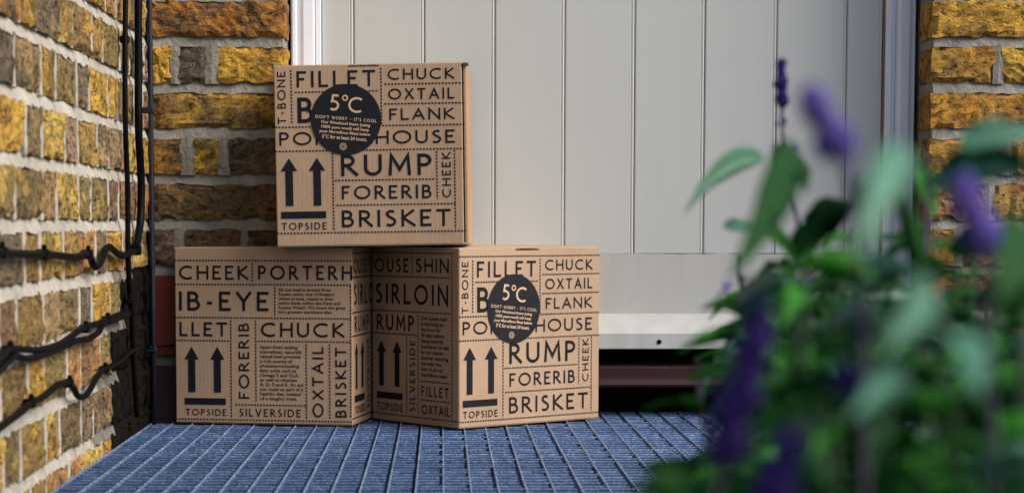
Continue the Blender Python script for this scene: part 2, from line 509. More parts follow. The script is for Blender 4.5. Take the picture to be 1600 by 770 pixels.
# left wall, runs away from the camera on the plane x = WX
WX, BY = -0.479, 3.48
left_wall = thing('brick_wall', 'yellow stock brick wall running along the left side with black cables clipped to it', 'wall', (WX, 2.7, 0))
def lface(s, o, z): return (0.479 + WX + o, s - 2.7, z)
def lplace(s, z): return ((rb.uniform(-0.0015, 0.0012), s - 2.7, z), rad(90))
V = []; F = []; TV = []; TF = []
LY0 = 1.9
for k in range(-5, 5):
    zc = joint_z(k) + PITCH / 2
    row = flemish(LY0, BY - 0.004, LY0 - (0.10 if k % 2 else 0.0) - rb.uniform(0, 0.03), 0.009, 0.150, 0.088)
    for a, b in row:
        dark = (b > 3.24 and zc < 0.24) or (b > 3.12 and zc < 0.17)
        o = put_brick(left_wall, a, b, zc, lplace, soot=(0.15 + 0.75 * rb.random() ** 1.3))
        if dark:                               # shade of the wall corner put into these bricks' colour
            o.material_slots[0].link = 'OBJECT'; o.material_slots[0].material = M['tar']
    for (a, b), (c, d) in zip(row, row[1:]):
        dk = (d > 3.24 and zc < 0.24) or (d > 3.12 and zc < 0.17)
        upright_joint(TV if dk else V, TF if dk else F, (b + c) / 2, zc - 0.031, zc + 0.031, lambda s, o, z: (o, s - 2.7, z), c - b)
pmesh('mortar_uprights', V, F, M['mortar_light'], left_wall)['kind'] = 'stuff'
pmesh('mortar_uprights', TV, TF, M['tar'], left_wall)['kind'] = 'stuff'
for k in range(-5, 6):
    fl = lambda s, o, z: (o, s - 2.7, z)
    split = {-4: 3.10, -3: 3.14, -2: 3.22, -1: 3.30}.get(k, BY)  # joint colour darkens from here on with the painted corner shade
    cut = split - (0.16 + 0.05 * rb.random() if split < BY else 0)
    bed_joint(left_wall, LY0, cut, joint_z(k), M['mortar_light'], fl, 0.0175, proud=0.0005)
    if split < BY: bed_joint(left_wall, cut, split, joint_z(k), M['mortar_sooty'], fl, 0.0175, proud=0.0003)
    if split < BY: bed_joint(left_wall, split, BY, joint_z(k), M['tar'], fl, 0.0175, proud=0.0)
bm = bmesh.new(); box(bm, -0.22, -0.010, -0.8, 1.0, -0.62, 2.4); finish(bm, 'mortar_backing', M['mortar_light'], left_wall)

# the courses above the picture: real bricks joined into one part
def upper_courses(wall, rows_fn, k0, k1, s0, s1, face, mat_m):
    V = []; F = []
    for k in range(k0, k1):
        zc = joint_z(k) + PITCH / 2
        for a, b in rows_fn(k):
            i = len(V); z0, z1 = zc - 0.0285, zc + 0.0285
            V += [face(a, 0, z0), face(b, 0, z0), face(b, 0, z1), face(a, 0, z1), face(a, -0.03, z0), face(b, -0.03, z0), face(b, -0.03, z1), face(a, -0.03, z1)]
            F += [(i, i + 1, i + 2, i + 3), (i, i + 4, i + 5, i + 1), (i + 1, i + 5, i + 6, i + 2), (i + 2, i + 6, i + 7, i + 3), (i + 3, i + 7, i + 4, i)]
    o = pmesh('upper_bricks', V, F, M['brick'], wall)
    o.color = (0.42, 0.25, 0.08, 0.6); o['kind'] = 'stuff'
upper_courses(left_wall, lambda k: flemish(LY0, BY, LY0 - (0.16 if k % 2 else 0)), 5, 27, LY0, BY, lambda s, o, z: (o, s - 2.7, z), None)

# piers either side of the door, on the plane y = BY
def pier(name_label, x0, x1, rows, jamb_side, kmin=-5, kmax=5, extra_depth=0.11):
    w = thing('brick_pier', name_label, 'wall', ((x0 + x1) / 2, BY, 0), None)
    cx = (x0 + x1) / 2
    fc = lambda s, o, z: (s - cx, -o, z)
    V = []; F = []
    for k in range(kmin, kmax):
        zc = joint_z(k) + PITCH / 2
        row = rows.get(k)
        if row is None:
            row = [(a, b, None, None) for a, b in flemish(x0, x1, x0 - (0.11 if k % 2 else 0))]
        for a, b, tone, soot in row:
            put_brick(w, a, b, zc, lambda s, z: ((s - cx, rb.uniform(-0.0015, 0.0015), z), 0), tone, soot, ORA)
        for p, q in zip(row, row[1:]):
            gap = q[0] - p[1]
            upright_joint(V, F, (p[1] + q[0]) / 2, zc - 0.031, zc + 0.031, fc, gap)
    if V: pmesh('mortar_uprights', V, F, M['mortar_grey'], w)['kind'] = 'stuff'
    for k in range(kmin, kmax + 1):
        bed_joint(w, x0 + (0.0035 if jamb_side > 0 else 0), x1 - (0.0035 if jamb_side < 0 else 0), joint_z(k), M['mortar_grey'], fc, 0.0168)
    bm = bmesh.new()
    ins = 0.004
    box(bm, x0 - cx + (ins if jamb_side > 0 else 0), x1 - cx - (ins if jamb_side < 0 else 0), 0.009, 0.25, -0.62, 2.4)
    finish(bm, 'mortar_backing', M['mortar_grey'], w)
    upper_courses(w, lambda k: flemish(x0, x1, x0 - (0.11 if k % 2 else 0)), kmax, 27, x0, x1, fc, None)
    return w

OR1, YE1, GR1, BR1 = (0.46, 0.18, 0.025), (0.80, 0.46, 0.05), (0.24, 0.18, 0.11), (0.32, 0.15, 0.05)
XL0, XL1 = -0.479, -0.2552
rowsL = {
    4: [(-0.4745, XL1, OR1, 0.42)],
    3: [(-0.4745, -0.441, YE1, 0.2), (-0.430, -0.385, GR1, 0.85), (-0.3655, XL1, YE1, 0.08)],
    2: [(-0.4715, XL1, (0.66, 0.38, 0.06), 0.42)],
    1: [(-0.4745, -0.4265, OR1, 0.35), (-0.405, -0.3655, YE1, 0.6), (-0.349, XL1, GR1, 0.75)],
    0: [(-0.4745, XL1, (0.36, 0.20, 0.05), 0.62)],
    -1: [(-0.4745, -0.440, (0.30, 0.17, 0.13), 0.6), (-0.422, -0.330, BR1, 0.8), (-0.320, XL1, BR1, 0.7)],
    -2: [(-0.300, XL1, BR1, 0.7)],
    -3: [(-0.300, XL1, BR1, 0.7)],
}
pier_left = pier('orange brown brick pier behind the boxes, left of the white door frame', XL0, XL1, rowsL, -1)
# red painted blocks, two courses high, in the corner of the pier
for i, (z0, z1) in enumerate(((joint_z(-3) + 0.009, joint_z(-1) - 0.009), (joint_z(-5) + 0.01, joint_z(-3) - 0.009))):
    bm = bmesh.new(); box(bm, -0.4735, -0.310, -0.004, 0.0, z0, z1, 0.0)
    bmesh.ops.transform(bm, matrix=Matrix.Translation((-(XL0 + XL1) / 2, 0, 0)), verts=bm.verts)
    o = finish(bm, 'painted_block', M['red_paint'] if i == 0 else M['maroon'], pier_left); o['label'] = 'smooth block painted dark red' if i == 0 else 'smooth block painted near-black maroon'

XR0, XR1 = 0.8005, 1.9
def rrow(lst, k):
    e = lst[-1][1]
    return lst + [(a, b, None, None) for a, b in flemish(e + 0.012, XR1, e + 0.012 + (0 if k % 2 else 0))]
rowsR = {
    4: rrow([(XR0, 1.012, (0.80, 0.44, 0.05), 0.10)], 4),
    3: rrow([(XR0, 0.904, (0.62, 0.32, 0.045), 0.22), (0.916, 0.960, (0.84, 0.52, 0.07), 0.05)], 3),
    2: rrow([(XR0, 1.012, (0.56, 0.25, 0.025), 0.28)], 2),
    1: rrow([(XR0, 0.920, (0.70, 0.38, 0.07), 0.25), (0.934, 1.13, (0.5, 0.3, 0.07), 0.3)], 1),
    0: rrow([(XR0, 0.890, (0.36, 0.19, 0.10), 0.45), (0.906, 1.11, (0.56, 0.38, 0.12), 0.25)], 0),
    -1: rrow([(XR0, 0.842, (0.44, 0.26, 0.06), 0.4), (0.856, 1.06, (0.45, 0.20, 0.06), 0.45)], -1),
}
pier_right = pier('golden brick pier right of the white door frame, behind the flowering plants', XR0, XR1, rowsR, 1)

# ------------------------------------------------------------------ door, frame, threshold
DY = 3.60
TOP = 2.3
door = thing('plank_door', 'wide pale grey door of vertical tongue and groove boards behind the stacked boxes', 'door', (0.27, DY, 0.17))
def dloc(x, y, z): return (x - 0.27, y - DY, z - 0.17)
joints = [-0.2025, -0.1485, -0.0293, 0.0899, 0.2081, 0.3262, 0.4443, 0.5657, 0.6838, 0.7446]
for a, b in zip(joints, joints[1:]):
    bm = bmesh.new()
    w = b - a
    g_ = 0.0005
    prof = [(g_, 0.012), (g_, 0.0022), (0.0026, 0.0), (w - 0.0068, 0.0), (w - 0.0058, 0.0008), (w - 0.0048, 0.0), (w - 0.0028, -0.0004), (w - g_ - 0.0005, 0.0006), (w - g_, 0.0026), (w - g_, 0.012)]
    prism(bm, prof, 'z', 0.0, TOP - 0.17)
    low = 0.2757 + rb.uniform(-0.0004, 0.0004)
    bmesh.ops.translate(bm, verts=[v for v in bm.verts if v.co.z < 0.01], vec=(0, 0, low - 0.17))
    o = finish(bm, 'board', M['door'], door); o.location = (a - 0.27, rb.uniform(-0.0004, 0.0004), 0)
bm = bmesh.new(); box(bm, -0.2015 - 0.27, 0.7425 - 0.27, 0.0126, 0.045, 0.0, TOP - 0.17)
finish(bm, 'door_backing', M['raw_wood'], door)
# bottom rail with a ragged, paint-cracked upper edge
n = 90; V = []; F = []
for i in range(n + 1):
    x = -0.2015 + (0.944) * i / n
    r1 = noise.noise(Vector((x * 26, 3, 0))) * 0.0022 - 0.0004 + noise.noise(Vector((x * 130, 7, 0))) * 0.0012
    V += [(x - 0.27, 0.012, 0.2756 - 0.17 + r1), (x - 0.27, -0.0018, 0.2750 - 0.17 + r1), (x - 0.27, -0.0018, 0.0005), (x - 0.27, 0.012, 0.0005)]
for i in range(n):
    for k in range(3): F.append((i * 4 + k, i * 4 + 4 + k, i * 4 + 5 + k, i * 4 + 1 + k))
F += [(0, 1, 2, 3), (n * 4 + 3, n * 4 + 2, n * 4 + 1, n * 4)]
pmesh('bottom_rail', V, F, M['door_rail'], door)
bm = bmesh.new()
prism(bm, [(0.012, 0.1732), (-0.003, 0.1730), (-0.010, 0.1700), (-0.044, 0.1455), (-0.0475, 0.1415), (-0.0480, 0.1165), (-0.0465, 0.1150), (0.012, 0.1150)], 'x', -0.2005 - 0.27, 0.7420 - 0.27)
bmesh.ops.translate(bm, verts=bm.verts, vec=(0, 0, -0.17))
wb = finish(bm, 'weather_board', M['weather'], door)
for hx in (0.3664, -0.05, 0.66):
    bm = bmesh.new()
    bmesh.ops.create_cone(bm, segments=14, radius1=0.0042, radius2=0.0036, depth=0.002, cap_ends=True, matrix=Matrix.Translation((hx - 0.27, -0.0483, 0.1275 - 0.17)) @ Matrix.Rotation(rad(90), 4, 'X'))
    finish(bm, 'screw_hole', M['dark_void'], wb)

frame = thing('door_frame', 'white glossy moulded timber frame round the grey plank door', 'door frame', (0.27, 3.60, 0.0))
def fpart(name, prof, mat, z0=0.0875, z1=TOP):
    bm = bmesh.new(); prism(bm, [(x - 0.27, y - 3.60) for x, y in prof], 'z', z0, z1)
    return finish(bm, name, mat, frame)
fpart('jamb', [(-0.2535, 3.72), (-0.2535, 3.590), (-0.2505, 3.586), (-0.2450, 3.586), (-0.2430, 3.5885), (-0.2375, 3.5875), (-0.2320, 3.585), (-0.2160, 3.585), (-0.2138, 3.587), (-0.2134, 3.590), (-0.2134, 3.72)], M['frame'])
fpart('door_stop', [(-0.2125, 3.72), (-0.2125, 3.592), (-0.2110, 3.590), (-0.2045, 3.590), (-0.2030, 3.592), (-0.2030, 3.72)], M['frame'])
fpart('jamb', [(0.7978, 3.72), (0.7978, 3.590), (0.7960, 3.587), (0.7925, 3.587), (0.7912, 3.590), (0.7895, 3.590), (0.7885, 3.5855), (0.7860, 3.584), (0.7720, 3.584), (0.7680, 3.587), (0.7655, 3.592), (0.7655, 3.72)], M['frame'])
fpart('door_stop', [(0.7652, 3.72), (0.7652, 3.597), (0.7594, 3.597), (0.7594, 3.72)], M['frame'])
fpart('door_stop', [(0.7588, 3.72), (0.7588, 3.591), (0.7575, 3.589), (0.7495, 3.589), (0.7480, 3.591), (0.7480, 3.72)], M['frame'])
fpart('bare_edge', [(0.7474, 3.72), (0.7474, 3.5975), (0.7448, 3.5975), (0.7448, 3.72)], M['raw_wood'])
bm = bmesh.new(); box(bm, -0.253 - 0.27, 0.7975 - 0.27, -0.02, 0.12, TOP + 0.001, TOP + 0.099, 0.003); finish(bm, 'head', M['frame'], frame)

sill = thing('threshold', 'worn dark maroon painted timber threshold under the grey door', 'threshold', (0.27, 3.62, 0.0))
bm = bmesh.new()
prism(bm, [(0.07, 0.0870), (-0.041, 0.0868), (-0.0445, 0.0845), (-0.0460, 0.0815), (-0.045, 0.066), (-0.050, 0.062), (-0.0515, 0.054), (-0.048, 0.0492), (0.07, 0.0490)], 'x', -0.2540 - 0.27, 0.7990 - 0.27)
finish(bm, 'sill_board', M['maroon'], sill)
bm = bmesh.new(); box(bm, -0.2540 - 0.27, 0.7990 - 0.27, 0.052, 0.10, -0.60, 0.0486); finish(bm, 'riser', M['dark_void'], sill)
bm = bmesh.new(); box(bm, -0.2540 - 0.27, 0.7990 - 0.27, 0.030, 0.09, 0.0874, 0.1720); finish(bm, 'back_board', M['dark_void'], sill)

# ------------------------------------------------------------------ steel grating landing
grate = thing('metal_grating', 'blue grey steel grating landing under the cardboard boxes', 'grating', (0.27, 2.5, 0))
GX0, GX1, GY0, GY1 = -0.4755, 1.9, 0.9, 3.470
CP = 0.0305
def bearing_mesh(y0, y1):
    V = []; F = []
    n = int((y1 - y0) / CP)
    t = 0.0011
    prof = []
    y = y0
    for i in range(n):
        c = y0 + (i + 0.5) * CP
        prof += [(c - CP * 0.5, 0.0), (c - CP * 0.16, 0.0002), (c - CP * 0.09, -0.0016), (c + CP * 0.09, -0.0016), (c + CP * 0.16, 0.0002)]
    prof.append((y0 + n * CP, 0.0))
    for (yy, zz) in prof:
        V += [(-t, yy, -0.026), (-t, yy, zz - 0.0004), (-t * 0.5, yy, zz), (t * 0.5, yy, zz), (t, yy, zz - 0.0004), (t, yy, -0.026)]
    m = len(prof)
    for i in range(m - 1):
        for k in range(5): F.append((i * 6 + k, i * 6 + k + 1, i * 6 + 7 + k, i * 6 + 6 + k))
    F += [tuple(range(6)), tuple((m - 1) * 6 + k for k in range(5, -1, -1))]
    me = bpy.data.meshes.new('bearing_bar'); me.from_pydata(V, [], F); me.update(); me.materials.append(M['steel_worn'])
    return me
short_bar = bearing_mesh(GY0 - 2.5, GY1 - 2.5)
long_bar = bearing_mesh(GY0 - 2.5, 3.668 - 2.5)
x = -0.4740; i = 0
while x < GX1:
    inside = -0.2535 < x < 0.7985
    o = bpy.data.objects.new('bearing_bar', long_bar if inside else short_bar)
    o.location = (x - 0.27, 0, 0.0014); link(o, grate)
    x += 0.0340; i += 1
def cross_mesh(x0, x1, seed):
    """row of slim transverse bars, one between each pair of bearing bars, with a ragged notch at one end"""
    V = []; F = []; rr = random.Random(seed)
    x = -0.4740 - 0.27
    while x < x1:
        a, b = x + 0.0010, x + 0.0340 - rr.choice((0.0012, 0.0042, 0.0050, 0.0055))
        x += 0.0340
        if a < x0 - 0.001 or b > x1 + 0.002: continue
        n = 3; base = len(V); tilt = rr.uniform(-0.0004, 0.0004)
        for i in range(n + 1):
            xx = a + (b - a) * i / n
            w = tilt * (i / n - 0.5) + rr.uniform(-0.0001, 0.0001)
            V += [(xx, -0.0016, -0.020), (xx, -0.0022, -0.0016 + w), (xx, -0.0012, -0.0002 + w), (xx, 0.0010, w), (xx, 0.0018, -0.0016 + w), (xx, 0.0018, -0.020)]
        for i in range(n):
            for k in range(5):
                q = base + i * 6 + k
                F.append((q, q + 6, q + 7, q + 1))
        F.append(tuple(base + k for k in range(6))); F.append(tuple(base + n * 6 + k for k in range(5, -1, -1)))
    me = bpy.data.meshes.new('cross_bar'); me.from_pydata(V, [], F); me.update(); me.materials.append(M['steel'])
    return me
wide = [cross_mesh(GX0 - 0.27, GX1 - 0.27, s) for s in range(5)]
narrow = [cross_mesh(-0.2530 - 0.27, 0.7980 - 0.27, s + 9) for s in range(3)]
y = GY0 + CP / 2
i = 0
while y < 3.665:
    o = bpy.data.objects.new('cross_bar', rb.choice(wide if y < GY1 else narrow))
    o.location = (0, y - 2.5, rb.uniform(-0.0006, 0.0)); o.rotation_euler = (rad(rb.uniform(-2, 2)), 0, 0); link(o, grate)
    y += CP; i += 1
bm = bmesh.new(); box(bm, GX0 - 0.27, GX1 - 0.27, -1.6 - 0.005, -1.6, -0.05, 0.002); finish(bm, 'edge_plate', M['steel'], grate)

# ------------------------------------------------------------------ lettering
def arc(cx, cy, rx, ry, a0, a1, n=14):
    return [(cx + rx * math.cos(rad(a0 + (a1 - a0) * i / n)), cy + ry * math.sin(rad(a0 + (a1 - a0) * i / n))) for i in range(n + 1)]
GL = {
    'A': (0.74, [[(0, 0), (0.37, 1), (0.74, 0)], [(0.14, 0.33), (0.60, 0.33)]]),
    'B': (0.50, [[(0, 0), (0, 1), (0.22, 1)] + arc(0.22, 0.77, 0.20, 0.23, 90, -90, 8) + [(0, 0.54)], [(0, 0.54), (0.25, 0.54)] + arc(0.25, 0.27, 0.25, 0.27, 90, -90, 10)[1:] + [(0, 0)]]),
    'C': (0.80, [arc(0.5, 0.5, 0.5, 0.5, 52, 308, 20)]),
    'D': (0.74, [[(0, 0), (0, 1), (0.24, 1)] + arc(0.24, 0.5, 0.5, 0.5, 90, -90, 14)[1:] + [(0, 0)]]),
    'E': (0.44, [[(0.44, 1), (0, 1), (0, 0), (0.44, 0)], [(0, 0.52), (0.40, 0.52)]]),
    'F': (0.42, [[(0.42, 1), (0, 1), (0, 0)], [(0, 0.51), (0.38, 0.51)]]),
    'G': (0.85, [arc(0.5, 0.5, 0.5, 0.5, 52, 330, 20) + [(0.93, 0.46), (0.6, 0.46)]]),
    'H': (0.66, [[(0, 0), (0, 1)], [(0.66, 0), (0.66, 1)], [(0, 0.52), (0.66, 0.52)]]),
    'I': (0.0, [[(0, 0), (0, 1)]]),
    'K': (0.58, [[(0, 0), (0, 1)], [(0.53, 1), (0.02, 0.52), (0.60, 0)]]),
    'L': (0.42, [[(0, 1), (0, 0), (0.42, 0)]]),
    'M': (0.82, [[(0, 0), (0.06, 1), (0.41, 0.25), (0.76, 1), (0.82, 0)]]),
    'N': (0.70, [[(0, 0), (0, 1), (0.70, 0), (0.70, 1)]]),
    'O': (1.0, [arc(0.5, 0.5, 0.5, 0.5, 0, 360, 28)]),
    'P': (0.46, [[(0, 0), (0, 1), (0.20, 1)] + arc(0.20, 0.735, 0.26, 0.265, 90, -90, 10)[1:] + [(0, 0.47)]]),
    'R': (0.56, [[(0, 0), (0, 1), (0.20, 1)] + arc(0.20, 0.75, 0.25, 0.25, 90, -90, 10)[1:] + [(0, 0.50)], [(0.16, 0.50), (0.34, 0.28), (0.58, 0)]]),
    'S': (0.44, [[(0.40, 0.93), (0.28, 0.99), (0.14, 0.97), (0.04, 0.87), (0.04, 0.74), (0.12, 0.62), (0.30, 0.49), (0.42, 0.37), (0.44, 0.22), (0.36, 0.07), (0.20, 0.0), (0.08, 0.02), (0.0, 0.07)]]),
    'T': (0.60, [[(0, 1), (0.60, 1)], [(0.30, 1), (0.30, 0)]]),
    'U': (0.62, [[(0, 1)] + arc(0.31, 0.33, 0.31, 0.33, 180, 360, 12) + [(0.62, 1)]]),
    'V': (0.70, [[(0, 1), (0.35, 0), (0.70, 1)]]),
    'W': (1.05, [[(0, 1), (0.27, 0), (0.525, 0.95), (0.78, 0), (1.05, 1)]]),
    'X': (0.66, [[(0, 0), (0.62, 1)], [(0.04, 1), (0.66, 0)]]),
    'Y': (0.62, [[(0, 1), (0.31, 0.48), (0.31, 0)], [(0.31, 0.48), (0.62, 1)]]),
    '-': (0.26, [[(0, 0.38), (0.26, 0.38)]]),
    '~': (0.42, [[(0, 0.42), (0.42, 0.42)]]),
    "'": (0.0, [[(0, 1), (-0.02, 0.72)]]),
    '5': (0.48, [[(0.46, 1), (0.10, 1), (0.06, 0.58), (0.20, 0.60), (0.36, 0.54), (0.47, 0.40), (0.47, 0.22), (0.36, 0.06), (0.18, 0.0), (0.0, 0.05)]]),
    ' ': (0.22, []),
}

class Print:
    """collects flat print in face coordinates (x right, z up) and builds it on a face"""
    def __init__(s): s.V = []; s.F = []; s.n = 0
    def quad(s, pts):
        d = (s.n % 40) * 6e-6; s.n += 1
        b = len(s.V)
        s.V += [(p[0], p[1], d) for p in pts]; s.F.append(tuple(range(b, b + len(pts))))
    def stroke(s, pts, w):
        P = [Vector(p) for p in pts]
        P = [P[0]] + [q for p, q in zip(P, P[1:]) if (q - p).length > 1e-6]
        closed = (P[0] - P[-1]).length < 1e-7
        if closed: P = P[:-1]
        n = len(P); offs = []
        for i in range(n):
            a = P[(i - 1) % n] if (closed or i) else None
            c = P[(i + 1) % n] if (closed or i < n - 1) else None
            d1 = (P[i] - a).normalized() if a is not None else None
            d2 = (c - P[i]).normalized() if c is not None else None
            if d1 is None: d1 = d2
            if d2 is None: d2 = d1
            n1 = Vector((-d1.y, d1.x)); n2 = Vector((-d2.y, d2.x))
            m = n1 + n2
            m = n1 if m.length < 1e-4 else m.normalized()
            k = w / 2 / max(0.38, m.dot(n1))
            offs.append(m * k)
        rng = range(n) if closed else range(n - 1)
        d = (s.n % 40) * 6e-6; s.n += 1
        b = len(s.V)
        for p, o in zip(P, offs):
            s.V += [(p.x + o.x, p.y + o.y, d), (p.x - o.x, p.y - o.y, d)]
        for i in rng:
            j = (i + 1) % n
            s.F.append((b + 2 * i, b + 2 * i + 1, b + 2 * j + 1, b + 2 * j))
    def word(s, text, x0, x1, z0, z1, rot=False, weight=0.155, xf=None):
        """fit text into a box; rot: reads upwards"""
        if rot: Wd, H = z1 - z0, x1 - x0
        else: Wd, H = x1 - x0, z1 - z0
        w = H * weight; hh = H - w
        tot = sum(GL[c][0] for c in text) * hh
        gaps = len(text) - 1
        sx = 1.0
        track = (Wd - w - tot) / max(1, gaps)
        lo, hi = H * 0.24, H * 0.46
        if track < lo or (track > hi and gaps > 0):
            track = min(max(track, lo), hi)
            sx = (Wd - w - track * gaps) / tot
        cx = w / 2
        for c in text:
            gw, strokes = GL[c]
            for st in strokes:
                pts = []
                for (a, b_) in st:
                    u = cx + a * hh * sx; v = w / 2 + b_ * hh
                    if st[0] is (a, b_): pass
                    q = (x1 - v, z0 + u) if rot else (x0 + u, z0 + v)
                    pts.append(xf(q) if xf else q)
                # run open ends out to the cap height and baseline
                if Vector(pts[0]) != Vector(pts[-1]) or len(pts) == 2:
                    def ext(p, q, raw):
                        if raw[1] in (0, 1) and c not in 'CSOG5':
                            dv = (Vector(p) - Vector(q)).normalized()
                            return tuple(Vector(p) + dv * w * 0.5)
                        return p
                    pts[0] = ext(pts[0], pts[1], st[0]); pts[-1] = ext(pts[-1], pts[-2], st[-1])
                s.stroke(pts, w)
            cx += gw * hh * sx + track
    def dash(s, xa, za, xb, zb, w=0.0024, on=0.0032, off=0.0021):
        a = Vector((xa, za)); b = Vector((xb, zb)); L = (b - a).length; d = (b - a) / L
        nn = Vector((-d.y, d.x)) * w / 2; t = 0
        while t < L:
            p = a + d * t; q = a + d * min(t + on, L)
            s.quad([p + nn, p - nn, q - nn, q + nn]); t += on + off
    def rect(s, x0, x1, z0, z1): s.quad([(x0, z0), (x1, z0), (x1, z1), (x0, z1)])
    def arrow(s, cx, hw, sw, ztip, zhead, zbot):
        s.quad([(cx - hw, zhead), (cx + hw, zhead), (cx, ztip)])
        s.quad([(cx - sw, zbot), (cx + sw, zbot), (cx + sw, zhead + 0.0005), (cx - sw, zhead + 0.0005)])
    def para(s, text, x0, x1, z0, z1, align='LEFT', offset=0.02, xf=None):
        cu = bpy.data.curves.new('para', 'FONT')
        cu.body = text; cu.align_x = align; cu.offset = offset; cu.resolution_u = 2; cu.space_line = 1.0
        ob = bpy.data.objects.new('para', cu); COL.objects.link(ob)
        bpy.context.view_layer.update()
        me = bpy.data.meshes.new_from_object(ob.evaluated_get(bpy.context.evaluated_depsgraph_get()))
        xs = [v.co.x for v in me.vertices]; ys = [v.co.y for v in me.vertices]
        ax, bx, ay, by = min(xs), max(xs), min(ys), max(ys)
        b = len(s.V)
        for v in me.vertices:
            q = (x0 + (v.co.x - ax) / (bx - ax) * (x1 - x0), z0 + (v.co.y - ay) / (by - ay) * (z1 - z0))
            if xf: q = xf(q)
            s.V.append((q[0], q[1], 0.0))
        s.F += [tuple(b + i for i in p.vertices) for p in me.polygons]
        bpy.data.objects.remove(ob); bpy.data.curves.remove(cu); bpy.data.meshes.remove(me)
    def build(s, name, mat, parent, to3d, mtx):
        V = [mtx @ Vector(to3d(x, z, d)) for x, z, d in s.V]
        return pmesh(name, V, s.F, mat, parent)

BW, BL, BH = 0.302, 0.2275, 0.2855
U = BH / 705.0
def front_print(shift):
    """big lettering of the face with the round sticker; shift moves it down (metres)"""
    P = Print(); X = lambda x: x * BW / 735.0; Z = lambda y: BH - y * U - shift
    W_ = lambda t, x0, x1, y0, y1, rot=False: P.word(t, X(x0), X(x1), Z(y1), Z(y0), rot)
    hd = lambda x0, x1, y: P.dash(X(x0), Z(y), X(x1), Z(y))
    vd = lambda x, y0, y1: P.dash(X(x), Z(y0), X(x), Z(y1))
    W_('T-BONE', 14, 46, 26, 228, True)
    W_('FILLET', 89, 391, 25, 88); W_('CHUCK', 439, 693, 22, 65); W_('OXTAIL', 440, 692, 98, 141); W_('FLANK', 443, 691, 175, 220)
    W_('B', 90, 152, 126, 225)
    W_('PORTERHOUSE', 18, 692, 259, 311)
    W_('RUMP', 254, 602, 350, 433); W_('FORERIB', 255, 600, 470, 523); W_('BRISKET', 253, 672, 565, 631)
    W_('CHEEK', 641, 675, 346, 521, True); W_('TOPSIDE', 21, 194, 610, 638)
    for c in (53, 161): P.arrow(X(c), X(32), X(14.5), Z(360), Z(410), Z(545))
    P.rect(X(19), X(193), Z(594), Z(567))
    if shift > 0: hd(0, 735, 6)
    vd(68, 20, 228); hd(81, 405, 106); vd(413, 18, 238); hd(426, 730, 81); hd(424, 730, 157); hd(2, 730, 240); hd(2, 730, 333)
    vd(222, 343, 645); hd(229, 614, 449); hd(234, 690, 545); vd(622, 341, 528); vd(690, 338, 643); hd(2, 730, 651)
    return P

def back_print(W_face):
    P = Print(); X = lambda x: x * W_face / 697.0; Z = lambda y: BH - y * BH / 696.0
    W_ = lambda t, x0, x1, y0, y1, rot=False: P.word(t, X(x0), X(x1), Z(y1), Z(y0), rot)
    hd = lambda x0, x1, y: P.dash(X(x0), Z(y), X(x1), Z(y))
    vd = lambda x, y0, y1: P.dash(X(x), Z(y0), X(x), Z(y1))
    W_('CHEEK', 19, 292, 72, 128); W_('PORTERH', 331, 697, 71, 127)
    W_('IB-EYE', 18, 371, 174, 250); W_('LLET', 19, 208, 295, 351); W_('CHUCK', 341, 665, 294, 351)
    W_('FORERIB', 252, 294, 298, 596, True); W_('OXTAIL', 541, 584, 388, 665, True); W_('BRISKET', 630, 673, 390, 664, True)
    W_('TOPSIDE', 40, 202, 639, 665); W_('SILVERSIDE', 253, 495, 635, 666)
    for c in (66, 168): P.arrow(X(c), X(28), X(14), Z(392), Z(443), Z(573))
    P.rect(X(37), X(200), Z(622), Z(596))
    hd(0, 697, 52); vd(308, 62, 138); hd(0, 697, 146); vd(396, 156, 266); vd(690, 150, 665); hd(0, 690, 277); vd(222, 287, 670); hd(0, 218, 368)
    vd(320, 287, 610); hd(328, 688, 368); vd(517, 378, 675); vd(608, 378, 675); hd(238, 515, 620); hd(0, 697, 680)
    S_ = Print(); T_ = Print()
    S_.para("All our beef is farmed from\nSussex cattle, one of Britain's\noldest breeds, raised in their\nnative fields within the Kent and\nSussex Weald. We know the grass\nisn't greener anywhere else.", X(409), X(670), Z(262), Z(159))
    T_.para("Apart from tasting\nmarvellous, naturally\nraised beef provides\na rich source of\ncholesterol-busting\nfatty acids such as\nOmega 3 and CLA,\nas well as vitamins\nA, D, E and K. So eat\nour meat as part of a\nhealthy diet, instead\nof a naughty treat.", X(335), X(506), Z(604), Z(384))
    return P, S_, T_

